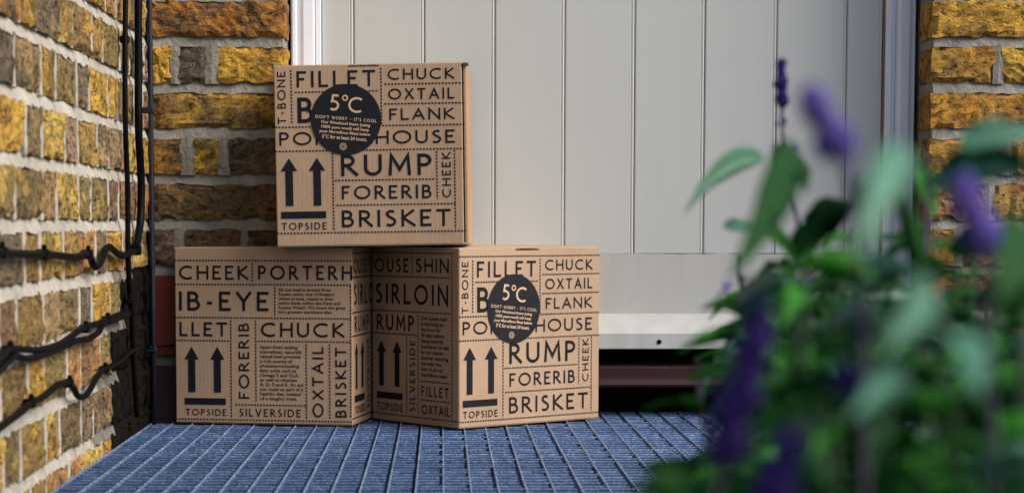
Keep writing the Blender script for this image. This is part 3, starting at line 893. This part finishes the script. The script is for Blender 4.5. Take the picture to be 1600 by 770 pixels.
def side_print(first='OUSE', small=True):
    P = Print(); k = 0.001
    W_ = lambda t, x0, x1, z0, z1, rot=False: P.word(t, x0 * k, x1 * k, z0 * k, z1 * k, rot)
    W_(first, 8, 98.3, 244.2, 266.9); W_('SHIN', 117.3, 202.6, 245, 268); W_('SIRLOIN', 9.7, 201, 193, 226); W_('RUMP', 13, 113, 149.3, 175.5)
    W_('TOPSIDE', 12.7, 83.2, 17.3, 30); W_('SILVERSIDE', 101.4, 116.1, 19.4, 134.8, True); W_('FILLET', 132.3, 202.5, 46.6, 62.8); W_('OXTAIL', 132.3, 205.6, 17.5, 32.6)
    for c in (25.4, 67.7): P.arrow(c * k, 0.0124, 0.0063, 0.132, 0.1135, 0.0573)
    P.rect(0.0127, 0.0822, 0.0363, 0.0473)
    for x0, x1, z in ((0, 216.6, 276.3), (0, 207.2, 237.7), (0, 207.2, 181.3), (0, 122.7, 144), (129.1, 205.6, 70.6), (130.7, 205.6, 40.3), (0, 227, 11.3)): P.dash(x0 * k, z * k, x1 * k, z * k)
    for x, z0, z1 in ((108.3, 241.9, 272.4), (210.5, 14.3, 272.9), (123.4, 15.3, 176), (93.3, 15.2, 140)): P.dash(x * k, z1 * k, x * k, z0 * k)
    S_ = Print()
    S_.para("Our Sussex beef\nis dry-hung on\nthe bone for\n28 days before\nbeing expertly\nbutchered on site\nby our master\nbutcher; ensuring\nwe make the\nbest of all our\nmarvellous meat.", 0.1308, 0.2025, 0.078, 0.1757)
    return P, S_

def sticker_print():
    """text on the round sticker in units of its radius, turned slightly clockwise"""
    P = Print(); a = rad(-5.5); ca, sa = math.cos(a), math.sin(a)
    R_ = 137 * U
    xf = lambda q: ((q[0] * ca - q[1] * sa) * R_, (q[0] * sa + q[1] * ca) * R_)
    P2 = []
    P.V = []
    def W_(t, x0, x1, z0, z1, wt=0.13):
        Q = Print(); Q.word(t, x0, x1, z0, z1, False, wt)
        b = len(P.V)
        P.V += [(*xf((v[0], v[1])), v[2]) for v in Q.V]; P.F += [tuple(b + i for i in f) for f in Q.F]
    W_('5', -0.49, -0.22, 0.215, 0.68, 0.135)
    W_('C', 0.035, 0.435, 0.205, 0.65, 0.135)
    Q = Print(); Q.stroke([(-0.073 + p[0], 0.60 + p[1]) for p in arc(0, 0, 0.068, 0.068, 0, 360, 20)], 0.036)
    b = len(P.V); P.V += [(*xf((v[0], v[1])), v[2]) for v in Q.V]; P.F += [tuple(b + i for i in f) for f in Q.F]
    W_("DON'T WORRY ~ IT'S COOL", -0.87, 0.87, -0.025, 0.065, 0.17)
    for t, hw, y in (("Our Woolcool liners (using", 0.70, -0.125), ("100% pure wool) will keep", 0.68, -0.255), ("your Marvellous Meat below", 0.73, -0.385), ("5\u00b0C for at least 24 hours.", 0.64, -0.515)):
        P.para(t, -hw, hw, y - 0.055, y + 0.055, 'CENTER', 0.025, xf)
    for i in range(8):                        # little eight-loop rosette
        th = i * math.pi / 4
        Q = Print(); Q.stroke([(-0.02 + 0.068 * math.cos(th) + p[0], -0.765 + 0.068 * math.sin(th) + p[1]) for p in arc(0, 0, 0.030, 0.030, 0, 360, 10)], 0.014)
        b = len(P.V); P.V += [(*xf((v[0], v[1])), v[2]) for v in Q.V]; P.F += [tuple(b + i for i in f) for f in Q.F]
    return P

# ------------------------------------------------------------------ cardboard boxes
def make_box(label, origin, dirF, dirS, up, face, shift, bulge=0.0, gap=False, group='printed cardboard meat boxes', wid=BW):
    """origin: front-left bottom corner; dirF along the front, dirS to the back, up: unit vectors"""
    root = thing('cardboard_box', label, 'box', origin, group)
    a, b, c = Vector(dirF).normalized() * (wid / BW), Vector(dirS).normalized(), Vector(up).normalized()
    mtx = Matrix(((a.x, b.x, c.x, 0), (a.y, b.y, c.y, 0), (a.z, b.z, c.z, 0), (0, 0, 0, 1)))
    t = 0.0035
    def part(name, fn, mat, par=root):
        bm = bmesh.new(); fn(bm)
        bmesh.ops.transform(bm, matrix=mtx, verts=bm.verts)
        return finish(bm, name, mat, par)
    x1 = BW - (0.0055 if gap else 0.0008)
    s0, s1 = 0.385 * BW, 0.555 * BW
    def front(bm):
        zt = BH - 0.0022; zn = zt - 0.0028
        out = [(0.0006, 0.0012), (x1, 0.0012), (x1, zt), (s1, zt), (s1, zn), (s0, zn), (s0, zt), (0.0006, zt)] if face == 'front' else [(0.0006, 0.0012), (x1, 0.0012), (x1, zt), (0.0006, zt)]
        prism(bm, out, 'y', 0.0, t)
        es = [e for e in bm.edges if all(abs(v.co.y) < 1e-6 for v in e.verts) and (abs(e.verts[0].co.x - e.verts[1].co.x) < 1e-6 or e.verts[0].co.z < 0.01)]
        bmesh.ops.bevel(bm, geom=es, offset=0.0016, segments=3, affect='EDGES', profile=0.5)
    part('front_panel', front, M['card'])
    part('inner_flap', lambda bm: box(bm, 0.004, BW - 0.004, t + 0.0065, t + 0.010, 0.004, BH - 0.005), M['card_edge'])
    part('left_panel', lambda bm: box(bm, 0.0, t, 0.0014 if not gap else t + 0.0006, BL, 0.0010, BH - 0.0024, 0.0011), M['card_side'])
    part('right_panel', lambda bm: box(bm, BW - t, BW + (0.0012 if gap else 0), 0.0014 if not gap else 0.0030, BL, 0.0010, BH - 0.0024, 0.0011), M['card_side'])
    part('back_panel', lambda bm: box(bm, t + 0.0005, BW - t - 0.0005, BL - t, BL - 0.0002, 0.0010, BH - 0.0024, 0.001), M['card'])
    part('base_panel', lambda bm: box(bm, 0.001, BW - 0.001, 0.001, BL - 0.001, 0.0, 0.0034, 0.0010), M['card'])
    def lid(bm):
        n, m_ = 16, 8
        g = {}
        for i in range(n + 1):
            for j in range(m_ + 1):
                u, v = i / n, j / m_
                bz = bulge * (math.sin(math.pi * u) ** 0.8) * (0.25 + 0.75 * math.sin(math.pi * (0.15 + 0.7 * v)))
                fr = 0.0
                if face == 'front' and j == 0 and 0.385 <= u <= 0.555: fr = 0.0032
                g[i, j] = bm.verts.new((u * BW, v * BL + (0.0010 if j == 0 else 0) + fr, BH + bz - (0.0006 if j == 0 else 0)))
                g[i, j, 'b'] = bm.verts.new((u * BW, v * BL + fr * 0.8 + (0.0002 if j == 0 else 0), BH - 0.0026))
        for i in range(n):
            for j in range(m_):
                bm.faces.new((g[i, j], g[i + 1, j], g[i + 1, j + 1], g[i, j + 1]))
                bm.faces.new((g[i, j, 'b'], g[i, j + 1, 'b'], g[i + 1, j + 1, 'b'], g[i + 1, j, 'b']))
        for i in range(n):
            bm.faces.new((g[i, 0, 'b'], g[i + 1, 0, 'b'], g[i + 1, 0], g[i, 0]))
            bm.faces.new((g[i, m_], g[i + 1, m_], g[i + 1, m_, 'b'], g[i, m_, 'b']))
        for j in range(m_):
            bm.faces.new((g[0, j], g[0, j + 1], g[0, j + 1, 'b'], g[0, j, 'b']))
            bm.faces.new((g[n, j, 'b'], g[n, j + 1, 'b'], g[n, j + 1], g[n, j]))
    part('lid', lid, M['card'])
    if face == 'front':
        def slot(bm):                         # corrugated cut edge showing in the tuck slot
            k = 13; w = (s1 - s0) / k
            for i in range(k):
                box(bm, s0 + i * w + 0.0004, s0 + (i + 0.72) * w, 0.0012, 0.0034, BH - 0.0046, BH - 0.0012, 0.0004, 1)
        part('tuck_slot', slot, M['card_edge'])
    if gap:
        part('corner_tab', lambda bm: box(bm, BW - 0.0045, BW + 0.0050, -0.001, 0.016, BH - 0.0060, BH - 0.0015, 0.0008), M['card_edge'])
        part('corner_tab', lambda bm: box(bm, -0.0022, 0.0030, 0.0012, 0.010, BH - 0.0042, BH + 0.0012, 0.0006), M['card_edge'])
    e = 0.0004
    F3 = lambda x, z, d: (x, -e - d, z)
    L3 = lambda x, z, d: (-e - d, BL - x, z)
    R3 = lambda x, z, d: (BW + e + d + (0.0012 if gap else 0), x, z)
    if face == 'front':
        front_print(shift).build('printed_lettering', M['ink'], root, F3, mtx)
        cx, cz, R_ = 276 * BW / 735.0, BH - 214 * U - shift, 137 * U
        def disk(bm):
            n = 72
            A = [bm.verts.new((cx + R_ * math.cos(2 * math.pi * i / n), -0.0012, cz + R_ * math.sin(2 * math.pi * i / n))) for i in range(n)]
            B = [bm.verts.new((v.co.x, -0.0006, v.co.z)) for v in A]
            bm.faces.new(A)
            for i in range(n): bm.faces.new((A[i], A[(i + 1) % n], B[(i + 1) % n], B[i]))
            bm.faces.new(B[::-1])
        st = part('sticker', disk, M['sticker']); st['label'] = 'round black sticker reading 5\u00b0C'
        sticker_print().build('sticker_lettering', M['sticker_print'], st, lambda x, z, d: (cx + x, -0.0015 - d, cz + z), mtx)
    else:
        P, S_, T_ = back_print(BW)
        P.build('printed_lettering', M['ink'], root, F3, mtx); S_.build('small_print', M['ink_soft'], root, F3, mtx); T_.build('small_print', M['ink_soft'], root, F3, mtx)
    P, S_ = side_print()
    D3 = L3 if face == 'front' and not gap else R3
    if not gap: P.build('printed_lettering', M['ink'], root, D3, mtx); S_.build('small_print', M['ink_soft'], root, D3, mtx)
    return root

th = rad(38.7); th2 = rad(11)
make_box('cardboard box on the grating at right with a round black sticker, turned corner first', (0.0273, 3.3258, 0.0022),
         (math.cos(th), math.sin(th), 0), (-math.sin(th), math.cos(th), 0), (0, 0, 1), 'front', 0.0115, bulge=0.0035)
make_box('cardboard box on the grating at left printed CHEEK and IB-EYE, without a sticker', (-0.4341, 3.4354, 0.0022),
         (math.cos(th2), -math.sin(th2), 0), (math.sin(th2), math.cos(th2), 0), (0, 0, 1), 'back', 0.0, bulge=0.0015, wid=0.297)
t_ = rad(0.85)
make_box('topmost cardboard box with a round black sticker, resting across the two lower boxes', (-0.2607, 3.352, 0.2882),
         (math.cos(t_), -0.050, math.sin(t_)), (0.052, 1, 0), (-math.sin(t_), 0, math.cos(t_)), 'front', 0.0, gap=True)

# ------------------------------------------------------------------ cables on the left wall
CX = WX + 0.0095
def cable(label, strands, r, clips, cat='cable', group='black cables clipped to the left wall'):
    y0, z0 = strands[0][0]
    root = thing('cable', label, cat, (CX, y0, z0), group)
    for st in strands:
        pts = catmull([(rb.uniform(-0.0006, 0.0006), y - y0, z - z0) for y, z in st], 5)
        bm = bmesh.new(); tube(bm, pts, r, 10); finish(bm, 'cable_strand', M['cable'], root, True)
    for y, z in clips:
        bm = bmesh.new()
        box(bm, -0.008, r * 1.35, y - y0 - 0.0075, y - y0 + 0.0075, z - z0 - r * 1.35, z - z0 + r * 1.25, 0.0022)
        bmesh.ops.create_uvsphere(bm, u_segments=8, v_segments=5, radius=0.0035, matrix=Matrix.Translation((0.001, y - y0, z - z0 + r * 1.7)))
        finish(bm, 'cable_clip', M['cable'], root)
    return root
cable('thick black cable running level along the left wall with a wavy bend near the corner', [[(2.1867, 0.2967), (2.25, 0.2945), (2.3883, 0.2912), (2.5449, 0.2882), (2.7137, 0.2824), (2.7821, 0.2856), (2.8275, 0.2824), (2.8474, 0.2718), (2.8735, 0.2669), (2.9118, 0.2741), (2.9575, 0.2893), (2.9977, 0.2925), (3.0442, 0.2855), (3.1047, 0.2791), (3.1683, 0.2811), (3.2481, 0.2839)]], 0.0050, [(2.2566, 0.2951), (2.4958, 0.2896), (2.8073, 0.2852)])
cable('pair of black cables rising side by side across the middle of the left wall', [[(2.1615, 0.1712), (2.2411, 0.1812), (2.2918, 0.1898), (2.3799, 0.1839), (2.4632, 0.1789), (2.5573, 0.178), (2.6227, 0.1798), (2.7646, 0.1896), (2.8674, 0.1898), (2.9668, 0.1914), (3.0671, 0.1934), (3.1614, 0.1941)],
    [(2.1605, 0.1581), (2.2402, 0.1703), (2.3151, 0.18), (2.3791, 0.1738), (2.4548, 0.172), (2.5783, 0.1729), (2.7052, 0.1753), (2.8138, 0.1735), (2.8934, 0.178), (2.9214, 0.1855), (2.978, 0.1882), (3.161, 0.1894)]], 0.0042, [(2.2917, 0.1891), (2.7794, 0.188), (2.9668, 0.1914)])
cable('lowest black cable climbing the left wall with one sharp dip', [[(2.1561, 0.1024), (2.2355, 0.11), (2.3312, 0.1157), (2.4123, 0.1217), (2.4747, 0.1225), (2.5534, 0.1285), (2.5966, 0.1291), (2.6546, 0.1256), (2.6864, 0.1158), (2.7188, 0.1042), (2.7625, 0.0998), (2.8136, 0.1059), (2.8617, 0.117), (2.9332, 0.1234), (3.0196, 0.1239), (3.0927, 0.1265), (3.1565, 0.132), (3.2363, 0.1341), (3.3058, 0.134)]], 0.0042, [(2.4048, 0.1216), (2.6546, 0.1256), (2.9387, 0.123)])
cable('thin black cable hanging straight down the left wall beside the corner', [[(3.202, 1.0356), (3.1751, 0.6945), (3.1583, 0.5614), (3.1572, 0.4671), (3.169, 0.3727), (3.1695, 0.2963), (3.1779, 0.2387), (3.1945, 0.1995), (3.2098, 0.1405), (3.2253, 0.0807), (3.2418, 0.03)]], 0.0042, [(3.1675, 0.5979), (3.1822, 0.2097)])
cable('thicker black cable hanging down the left wall nearest the conduit pipe', [[(3.3371, 1.0656), (3.3091, 0.7101), (3.2982, 0.5719), (3.2904, 0.4731), (3.3122, 0.3947), (3.3075, 0.335), (3.2772, 0.3053), (3.2481, 0.2839)]], 0.0062, [(3.2483, 0.2858)])


bm = bmesh.new(); tube(bm, [(0, 0, -0.004), (0, 0, 0.2), (0, 0, 0.6), (0, 0, 2.3)], 0.0042, 12)
pipe = thing('conduit', 'straight dark blue grey conduit pipe standing in the wall corner', 'pipe', (-0.4655, 3.405, 0.006))
finish(bm, 'pipe', M['conduit'], pipe, True)
for zc in (0.118, 0.50):
    bm = bmesh.new(); box(bm, -0.014, 0.0055, -0.006, 0.006, zc - 0.005, zc + 0.005, 0.002); finish(bm, 'pipe_clip', M['conduit'], pipe)
wire = thing('wire', 'short thin black wire crossing the red block behind the conduit', 'wire', (-0.4655, 3.405, 0.128))
bm = bmesh.new(); tube(bm, catmull([(-0.012, -0.005, 0.001), (0.0, -0.0065, 0.0), (0.02, 0.045, -0.001), (0.06, 0.066, 0.001), (0.10, 0.068, 0.0)], 5), 0.0018, 8)
finish(bm, 'wire_run', M['cable'], wire, True)

# ------------------------------------------------------------------ flowering plants in the foreground
# leaf: plant, root, middle, tip (metres), width, tone; spike: plant, base, tip, radius, tone, florets; stem: plant, points, radius
KEY_LEAVES = [
    (0,[0.2194,1.45,0.3703],[0.1814,1.4,0.3729],[0.1584,1.38,0.3312],0.016,0),
    (0,[0.1657,1.0,0.3625],[0.1426,0.9,0.3385],[0.1158,0.85,0.3019],0.019,1),
    (0,[0.2056,1.3,0.3718],[0.1989,1.2,0.3611],[0.1899,1.1,0.3415],0.02,1),
    (0,[0.1928,1.45,0.3228],[0.2037,1.45,0.3272],[0.2235,1.45,0.3163],0.009,0),
    (0,[0.1924,1.3,0.3242],[0.2102,1.3,0.3211],[0.2183,1.3,0.2975],0.01,2),
    (0,[0.2247,1.3,0.3211],[0.2355,1.3,0.3328],[0.2434,1.25,0.337],0.022,1),
    (0,[0.2163,1.3,0.3054],[0.2278,1.3,0.325],[0.2474,1.3,0.327],0.018,1),
    (0,[0.2204,1.35,0.3728],[0.2061,1.3,0.3594],[0.202,1.3,0.3446],0.02,1),
    (1,[0.1364,0.62,0.3455],[0.1233,0.6,0.3421],[0.1149,0.58,0.3163],0.0135,0),
    (1,[0.1449,0.75,0.3295],[0.1488,0.72,0.3358],[0.1498,0.7,0.3435],0.012,0),
    (3,[0.2206,0.95,0.3436],[0.2328,0.92,0.3595],[0.2537,0.9,0.3493],0.014,1),
    (3,[0.2077,0.9,0.3407],[0.2202,0.88,0.3483],[0.2386,0.86,0.3462],0.011,0),
    (3,[0.2196,0.9,0.3574],[0.2357,0.9,0.3669],[0.2534,0.9,0.3615],0.014,0),
    (3,[0.2958,1.3,0.3641],[0.2943,1.3,0.3406],[0.3043,1.3,0.3289],0.014,2),
    (3,[0.2156,0.95,0.3049],[0.2096,0.95,0.3221],[0.2019,0.95,0.3521],0.009,1),
    (3,[0.2062,0.75,0.325],[0.1928,0.72,0.3098],[0.1898,0.72,0.2967],0.022,1),
    (1,[0.1533,1.1,0.2818],[0.1573,1.05,0.2997],[0.1756,1.0,0.2963],0.014,0),
    (1,[0.1582,0.95,0.2978],[0.1539,0.9,0.3006],[0.1433,0.9,0.2787],0.013,2),
    (0,[0.242,1.7,0.2711],[0.2266,1.7,0.2634],[0.2154,1.7,0.2479],0.008,2),
    (0,[0.2424,1.7,0.2376],[0.2243,1.7,0.2402],[0.2074,1.7,0.2273],0.014,2),
    (0,[0.2374,1.7,0.2169],[0.2219,1.7,0.2247],[0.2039,1.7,0.2159],0.009,2),
    (0,[0.2477,1.7,0.2247],[0.2178,1.65,0.2302],[0.1994,1.6,0.2014],0.02,0),
    (1,[0.148,0.8,0.2863],[0.1536,0.78,0.2967],[0.1592,0.75,0.291],0.014,0),
    (1,[0.1446,0.62,0.3053],[0.1345,0.6,0.3033],[0.1215,0.58,0.2881],0.014,0),
    (3,[0.1456,0.6,0.2942],[0.1443,0.58,0.2952],[0.143,0.56,0.2792],0.013,0),
    (3,[0.206,0.8,0.296],[0.2125,0.78,0.3038],[0.2182,0.75,0.2955],0.014,2),
    (2,[0.1327,0.5,0.2627],[0.1287,0.48,0.271],[0.1332,0.46,0.2719],0.018,0),
    (2,[0.0678,0.6,0.2428],[0.0622,0.6,0.2548],[0.054,0.6,0.2447],0.014,1),
    (2,[0.1331,0.6,0.2796],[0.1216,0.58,0.2793],[0.109,0.56,0.274],0.014,0),
    (1,[0.2209,1.0,0.3009],[0.2314,1.0,0.3099],[0.233,0.95,0.2992],0.013,2),
    (1,[0.187,0.95,0.2963],[0.1983,0.95,0.3107],[0.2043,0.9,0.3033],0.013,0),
    (1,[0.1623,0.8,0.3033],[0.1476,0.8,0.3129],[0.1307,0.8,0.3081],0.014,2),
    (3,[0.215,0.9,0.3114],[0.2284,0.9,0.3223],[0.2339,0.85,0.3122],0.014,1)]
SPIKES = [
    (0,[0.264,1.65,0.416],[0.2626,1.65,0.4505],0.0058,0,46),
    (0,[0.2647,1.65,0.4003],[0.2641,1.65,0.4082],0.0042,0,5),
    (0,[0.2468,1.5,0.3746],[0.2512,1.5,0.3809],0.004,1,4),
    (1,[0.132,0.7,0.3481],[0.1204,0.7,0.368],0.0062,2,100),
    (3,[0.1799,0.7,0.3176],[0.171,0.7,0.3397],0.0058,2,80),
    (2,[0.0881,0.66,0.2508],[0.1004,0.66,0.2991],0.0068,0,110),
    (2,[0.0934,0.6,0.2447],[0.1005,0.6,0.2649],0.0065,0,46),
    (0,[0.2183,1.5,0.257],[0.2096,1.5,0.3024],0.004,0,16),
    (0,[0.1999,1.5,0.2788],[0.2053,1.5,0.2843],0.0045,1,4),
    (0,[0.1284,1.0,0.2355],[0.1249,1.0,0.2187],0.003,0,8),
    (1,[0.1167,0.6,0.2777],[0.113,0.6,0.285],0.005,0,14)]
STEMS = [
    (0,[[0.2636,1.65,0.4534],[0.2641,1.65,0.4091],[0.2584,1.6,0.3779],[0.2514,1.5,0.3295],[0.251,1.45,0.2944],[0.2311,1.3,0.2265],[0.2198,1.2,0.1643]],0.0014),
    (0,[[0.2096,1.5,0.3024],[0.2278,1.6,0.267],[0.2334,1.6,0.2038],[0.229,1.5,0.1241]],0.0016),
    (1,[[0.1123,0.66,0.3675],[0.1237,0.66,0.3478],[0.1324,0.68,0.3291],[0.1401,0.7,0.2933],[0.1412,0.7,0.2183]],0.001),
    (3,[[0.1661,0.68,0.3383],[0.1726,0.68,0.3209],[0.1814,0.7,0.2933],[0.1893,0.72,0.2153]],0.001),
    (3,[[0.2741,1.2,0.3647],[0.2754,1.2,0.3322],[0.263,1.15,0.2868],[0.2485,1.1,0.1777]],0.0014),
    (2,[[0.1004,0.66,0.2991],[0.0881,0.66,0.2508],[0.0847,0.66,0.2244]],0.0012),
    (2,[[0.1013,0.6,0.2686],[0.0934,0.6,0.2428],[0.0918,0.6,0.228]],0.0012),
    (0,[[0.1579,1.3,0.2424],[0.1497,1.2,0.2121],[0.1458,1.1,0.2081],[0.1405,1.0,0.188]],0.0014)]

trough = thing('planting_trough', 'dark trough holding the purple flowering plants at lower right', 'planter', (0.30, 1.15, 0.0))
bm = bmesh.new()
for x0, x1, y0, y1 in ((-0.23, 0.35, -0.66, -0.65), (-0.23, 0.35, 0.60, 0.61), (-0.23, -0.22, -0.65, 0.60), (0.34, 0.35, -0.65, 0.60)):
    box(bm, x0, x1, y0, y1, 0.004, 0.062)
box(bm, -0.22, 0.34, -0.65, 0.60, 0.004, 0.010)
finish(bm, 'trough_shell', M['trough'], trough)
bm = bmesh.new(); bmesh.ops.create_grid(bm, x_segments=28, y_segments=60, size=1)
for v in bm.verts:
    v.co.x = 0.06 + v.co.x * 0.279; v.co.y = -0.025 + v.co.y * 0.624
    v.co.z = 0.050 + noise.noise(v.co * 40) * 0.004
finish(bm, 'soil', M['soil'], trough)

PL = [thing('salvia_plant', 'purple salvia with one thin dark spike standing clear against the grey door', 'plant', (0.42, 1.45, 0.05), 'salvia plants in the foreground'),
      thing('salvia_plant', 'leafy salvia with a blurred slanting lilac spike before the white door frame', 'plant', (0.15, 0.80, 0.05), 'salvia plants in the foreground'),
      thing('salvia_plant', 'nearest salvia with large deep violet spikes drooping at lower left of the foliage', 'plant', (0.12, 0.62, 0.05), 'salvia plants in the foreground'),
      thing('salvia_plant', 'salvia with a blue violet spike and long dark leaves before the right brick pier', 'plant', (0.22, 0.90, 0.05), 'salvia plants in the foreground')]

def leaf(plant, p0, p1, p2, w, tone, rnd, broad=False):
    """folded lance-shaped leaf on a quadratic curve, its blade roughly facing up and towards the light"""
    b = plant.location
    p0, p1, p2 = (Vector(p) - b for p in (p0, p1, p2))
    n = 9; V = []; F = []
    side_ref = Vector((rnd.uniform(-1, 1), rnd.uniform(-1, 1), rnd.uniform(-0.3, 0.8)))
    if broad:                                 # blade turned mostly broadside to the path
        dm = (p2 - p0).normalized()
        side_ref = dm.cross(Vector((0, 1, 0))).normalized() + Vector((0, 0.45, 0.1))
    for i in range(n + 1):
        t = i / n
        q = p0 * (1 - t) ** 2 + p1 * 2 * t * (1 - t) + p2 * t * t
        d = ((p1 - p0) * (1 - t) + (p2 - p1) * t).normalized()
        s = d.cross(side_ref).cross(d)
        s = (side_ref - d * side_ref.dot(d)).normalized()
        nn = d.cross(s).normalized()
        if nn.z < 0: nn = -nn
        hw = w * 0.5 * (math.sin(math.pi * min(1, (t * 0.97 + 0.03)) ** 0.72) ** 1.1 if t < 1 else 0.0) + 0.0004
        ripple = 0.0006 * math.sin(i * 2.3)
        V += [q - s * hw + nn * (hw * 0.28 + ripple), q - s * hw * 0.5 + nn * hw * 0.12, q - nn * 0.0003, q + s * hw * 0.5 + nn * hw * 0.12, q + s * hw + nn * (hw * 0.28 - ripple)]
        V += [V[-3] - nn * 0.0007]
    for i in range(n):
        a = i * 6; c = a + 6
        for k in range(4): F.append((a + k, c + k, c + k + 1, a + k + 1))
        F.append((a, a + 5, c + 5, c)); F.append((a + 4, c + 4, c + 5, a + 5))
    o = pmesh('leaf', V, F, M['leaf%d' % tone], plant, True)
    return o

rp = random.Random(5)
for pl, a, b_, c, w, t in KEY_LEAVES:
    leaf(PL[pl], a, b_, c, w, t, rp, True)
for pl, pts, r in STEMS:
    base = PL[pl].location
    bm = bmesh.new(); tube(bm, catmull([Vector(p) - base for p in pts], 4), r * 0.9, 6, r * 1.4)
    finish(bm, 'stem', M['stem_dark'], PL[pl], True)
for pl, a, b_, r, tone, n in SPIKES:
    base = PL[pl].location
    A, B = Vector(a) - base, Vector(b_) - base
    bm = bmesh.new(); L_ = (B - A).length; d = (B - A).normalized(); o1 = d.orthogonal().normalized(); o2 = d.cross(o1)
    for i in range(n):
        t = (i + 0.5) / n; ang = i * 2.4
        prof = r * (0.55 + 0.45 * math.sin(math.pi * min(1, t * 0.9 + 0.15))) * (0.78 + 0.22 * math.sin(t * L_ / max(r, 1e-4) * 2.6))
        p = A + d * (t * L_) + (o1 * math.cos(ang) + o2 * math.sin(ang)) * prof * rp.uniform(0.35, 0.95)
        rr = r * rp.uniform(0.30, 0.46)
        bmesh.ops.create_icosphere(bm, subdivisions=1, radius=rr, matrix=Matrix.Translation(p) @ Matrix.Rotation(rp.uniform(0, 3), 4, 'X') @ Matrix.Diagonal((1, 1.0, 1.5, 1)))
    tube(bm, [A - d * 0.006, A, B], r * 0.16, 5)
    finish(bm, 'flower_spike', M['petal%d' % tone], PL[pl], True)

# leafy shoots filling the clump: (plant, x, y, top height, lean)
def crown(x, y):
    """height of the foliage outline above the grating at a place in the trough"""
    q = x / y                                  # lower towards the outer left edge
    pts = [(0.10, 0.13), (0.124, 0.17), (0.135, 0.25), (0.150, 0.300), (0.175, 0.325), (0.20, 0.330), (0.225, 0.318), (0.25, 0.312), (0.30, 0.325)]
    for (a, h1), (b, h2) in zip(pts, pts[1:]):
        if q <= b: return h1 + (h2 - h1) * max(0, (q - a)) / (b - a)
    return pts[-1][1]
count = [0, 0, 0, 0]
for i in range(150):
    y = rp.choice((rp.uniform(0.74, 0.9), rp.uniform(0.9, 1.2), rp.uniform(1.1, 1.65), rp.uniform(1.1, 1.65)))
    q = rp.uniform(0.132 if y > 1.0 else 0.165, 0.30)
    x = min(q * y, 0.50)
    top = crown(x, y) * 1.0 - rp.uniform(0.0, 0.10)
    top = min(top, 0.255 if y < 0.8 else (0.295 if y < 1.1 else 0.34))
    pl = i % 4 if y > 1.1 and count[0] > 280 else (0 if y > 1.25 else (2 if y < 0.86 else (1 if q < 0.215 else 3)))
    base = PL[pl].location
    x0 = x + rp.uniform(-0.01, 0.01); y0 = y + rp.uniform(-0.02, 0.02)
    pts = [Vector((x0, y0, 0.05)), Vector((x0 + rp.uniform(-0.01, 0.01), y0, 0.05 + (top - 0.05) * 0.5)), Vector((x, y, top))]
    cm = catmull(pts, 5)
    bm = bmesh.new(); tube(bm, [p - base for p in cm], 0.0016, 5, 0.0009); finish(bm, 'stem', M['stem'], PL[pl], True)
    z = max(0.12, top - 0.17); ang = rp.uniform(0, 6.28)
    while z < top:
        f = (z - 0.05) / (top - 0.05); p = cm[min(len(cm) - 1, int(f * (len(cm) - 1)))].copy(); p.z = z
        for sgn in (0, math.pi):
            a = ang + sgn + rp.uniform(-0.3, 0.3)
            L_ = rp.uniform(0.032, 0.056) * (1.2 if y > 1.1 else 1.0) * (1.0 if z < top - 0.03 else 0.6)
            dv = Vector((math.cos(a), math.sin(a), 0))
            p1 = p + dv * L_ * 0.5 + Vector((0, 0, L_ * rp.uniform(0.15, 0.45)))
            p2 = p + dv * L_ + Vector((0, 0, L_ * rp.uniform(-0.45, 0.25)))
            tone = rp.choice((0, 1, 1, 1, 1, 1, 2, 2, 2))
            if count[pl] < 285:
                leaf(PL[pl], p, p1, p2, L_ * rp.uniform(0.22, 0.34), tone, rp); count[pl] += 1
        ang += math.pi / 2 + rp.uniform(-0.2, 0.2); z += rp.uniform(0.016, 0.026)

# red salvia, just entering the picture on the right
red = thing('red_flower', 'small red flowers showing at the right edge among green leaves', 'flower', (0.262, 0.95, 0.05))
base = red.location
for a, b_, r, n in (((0.2640, 0.95, 0.335), (0.2665, 0.95, 0.362), 0.0050, 14), ((0.286, 1.22, 0.276), (0.287, 1.22, 0.292), 0.0028, 6)):
    bm = bmesh.new(); A, B = Vector(a) - base, Vector(b_) - base
    for i in range(n):
        t = (i + 0.5) / n; ang = i * 2.4
        p = A.lerp(B, t) + Vector((math.cos(ang), math.sin(ang), 0)) * r * 0.6
        bmesh.ops.create_icosphere(bm, subdivisions=1, radius=r * 0.45, matrix=Matrix.Translation(p))
    finish(bm, 'flower_head', M['petal_red'], red, True)
    bm = bmesh.new(); tube(bm, [A, Vector((A.x, A.y, 0.0))], 0.0010, 5); finish(bm, 'stem', M['stem'], red, True)
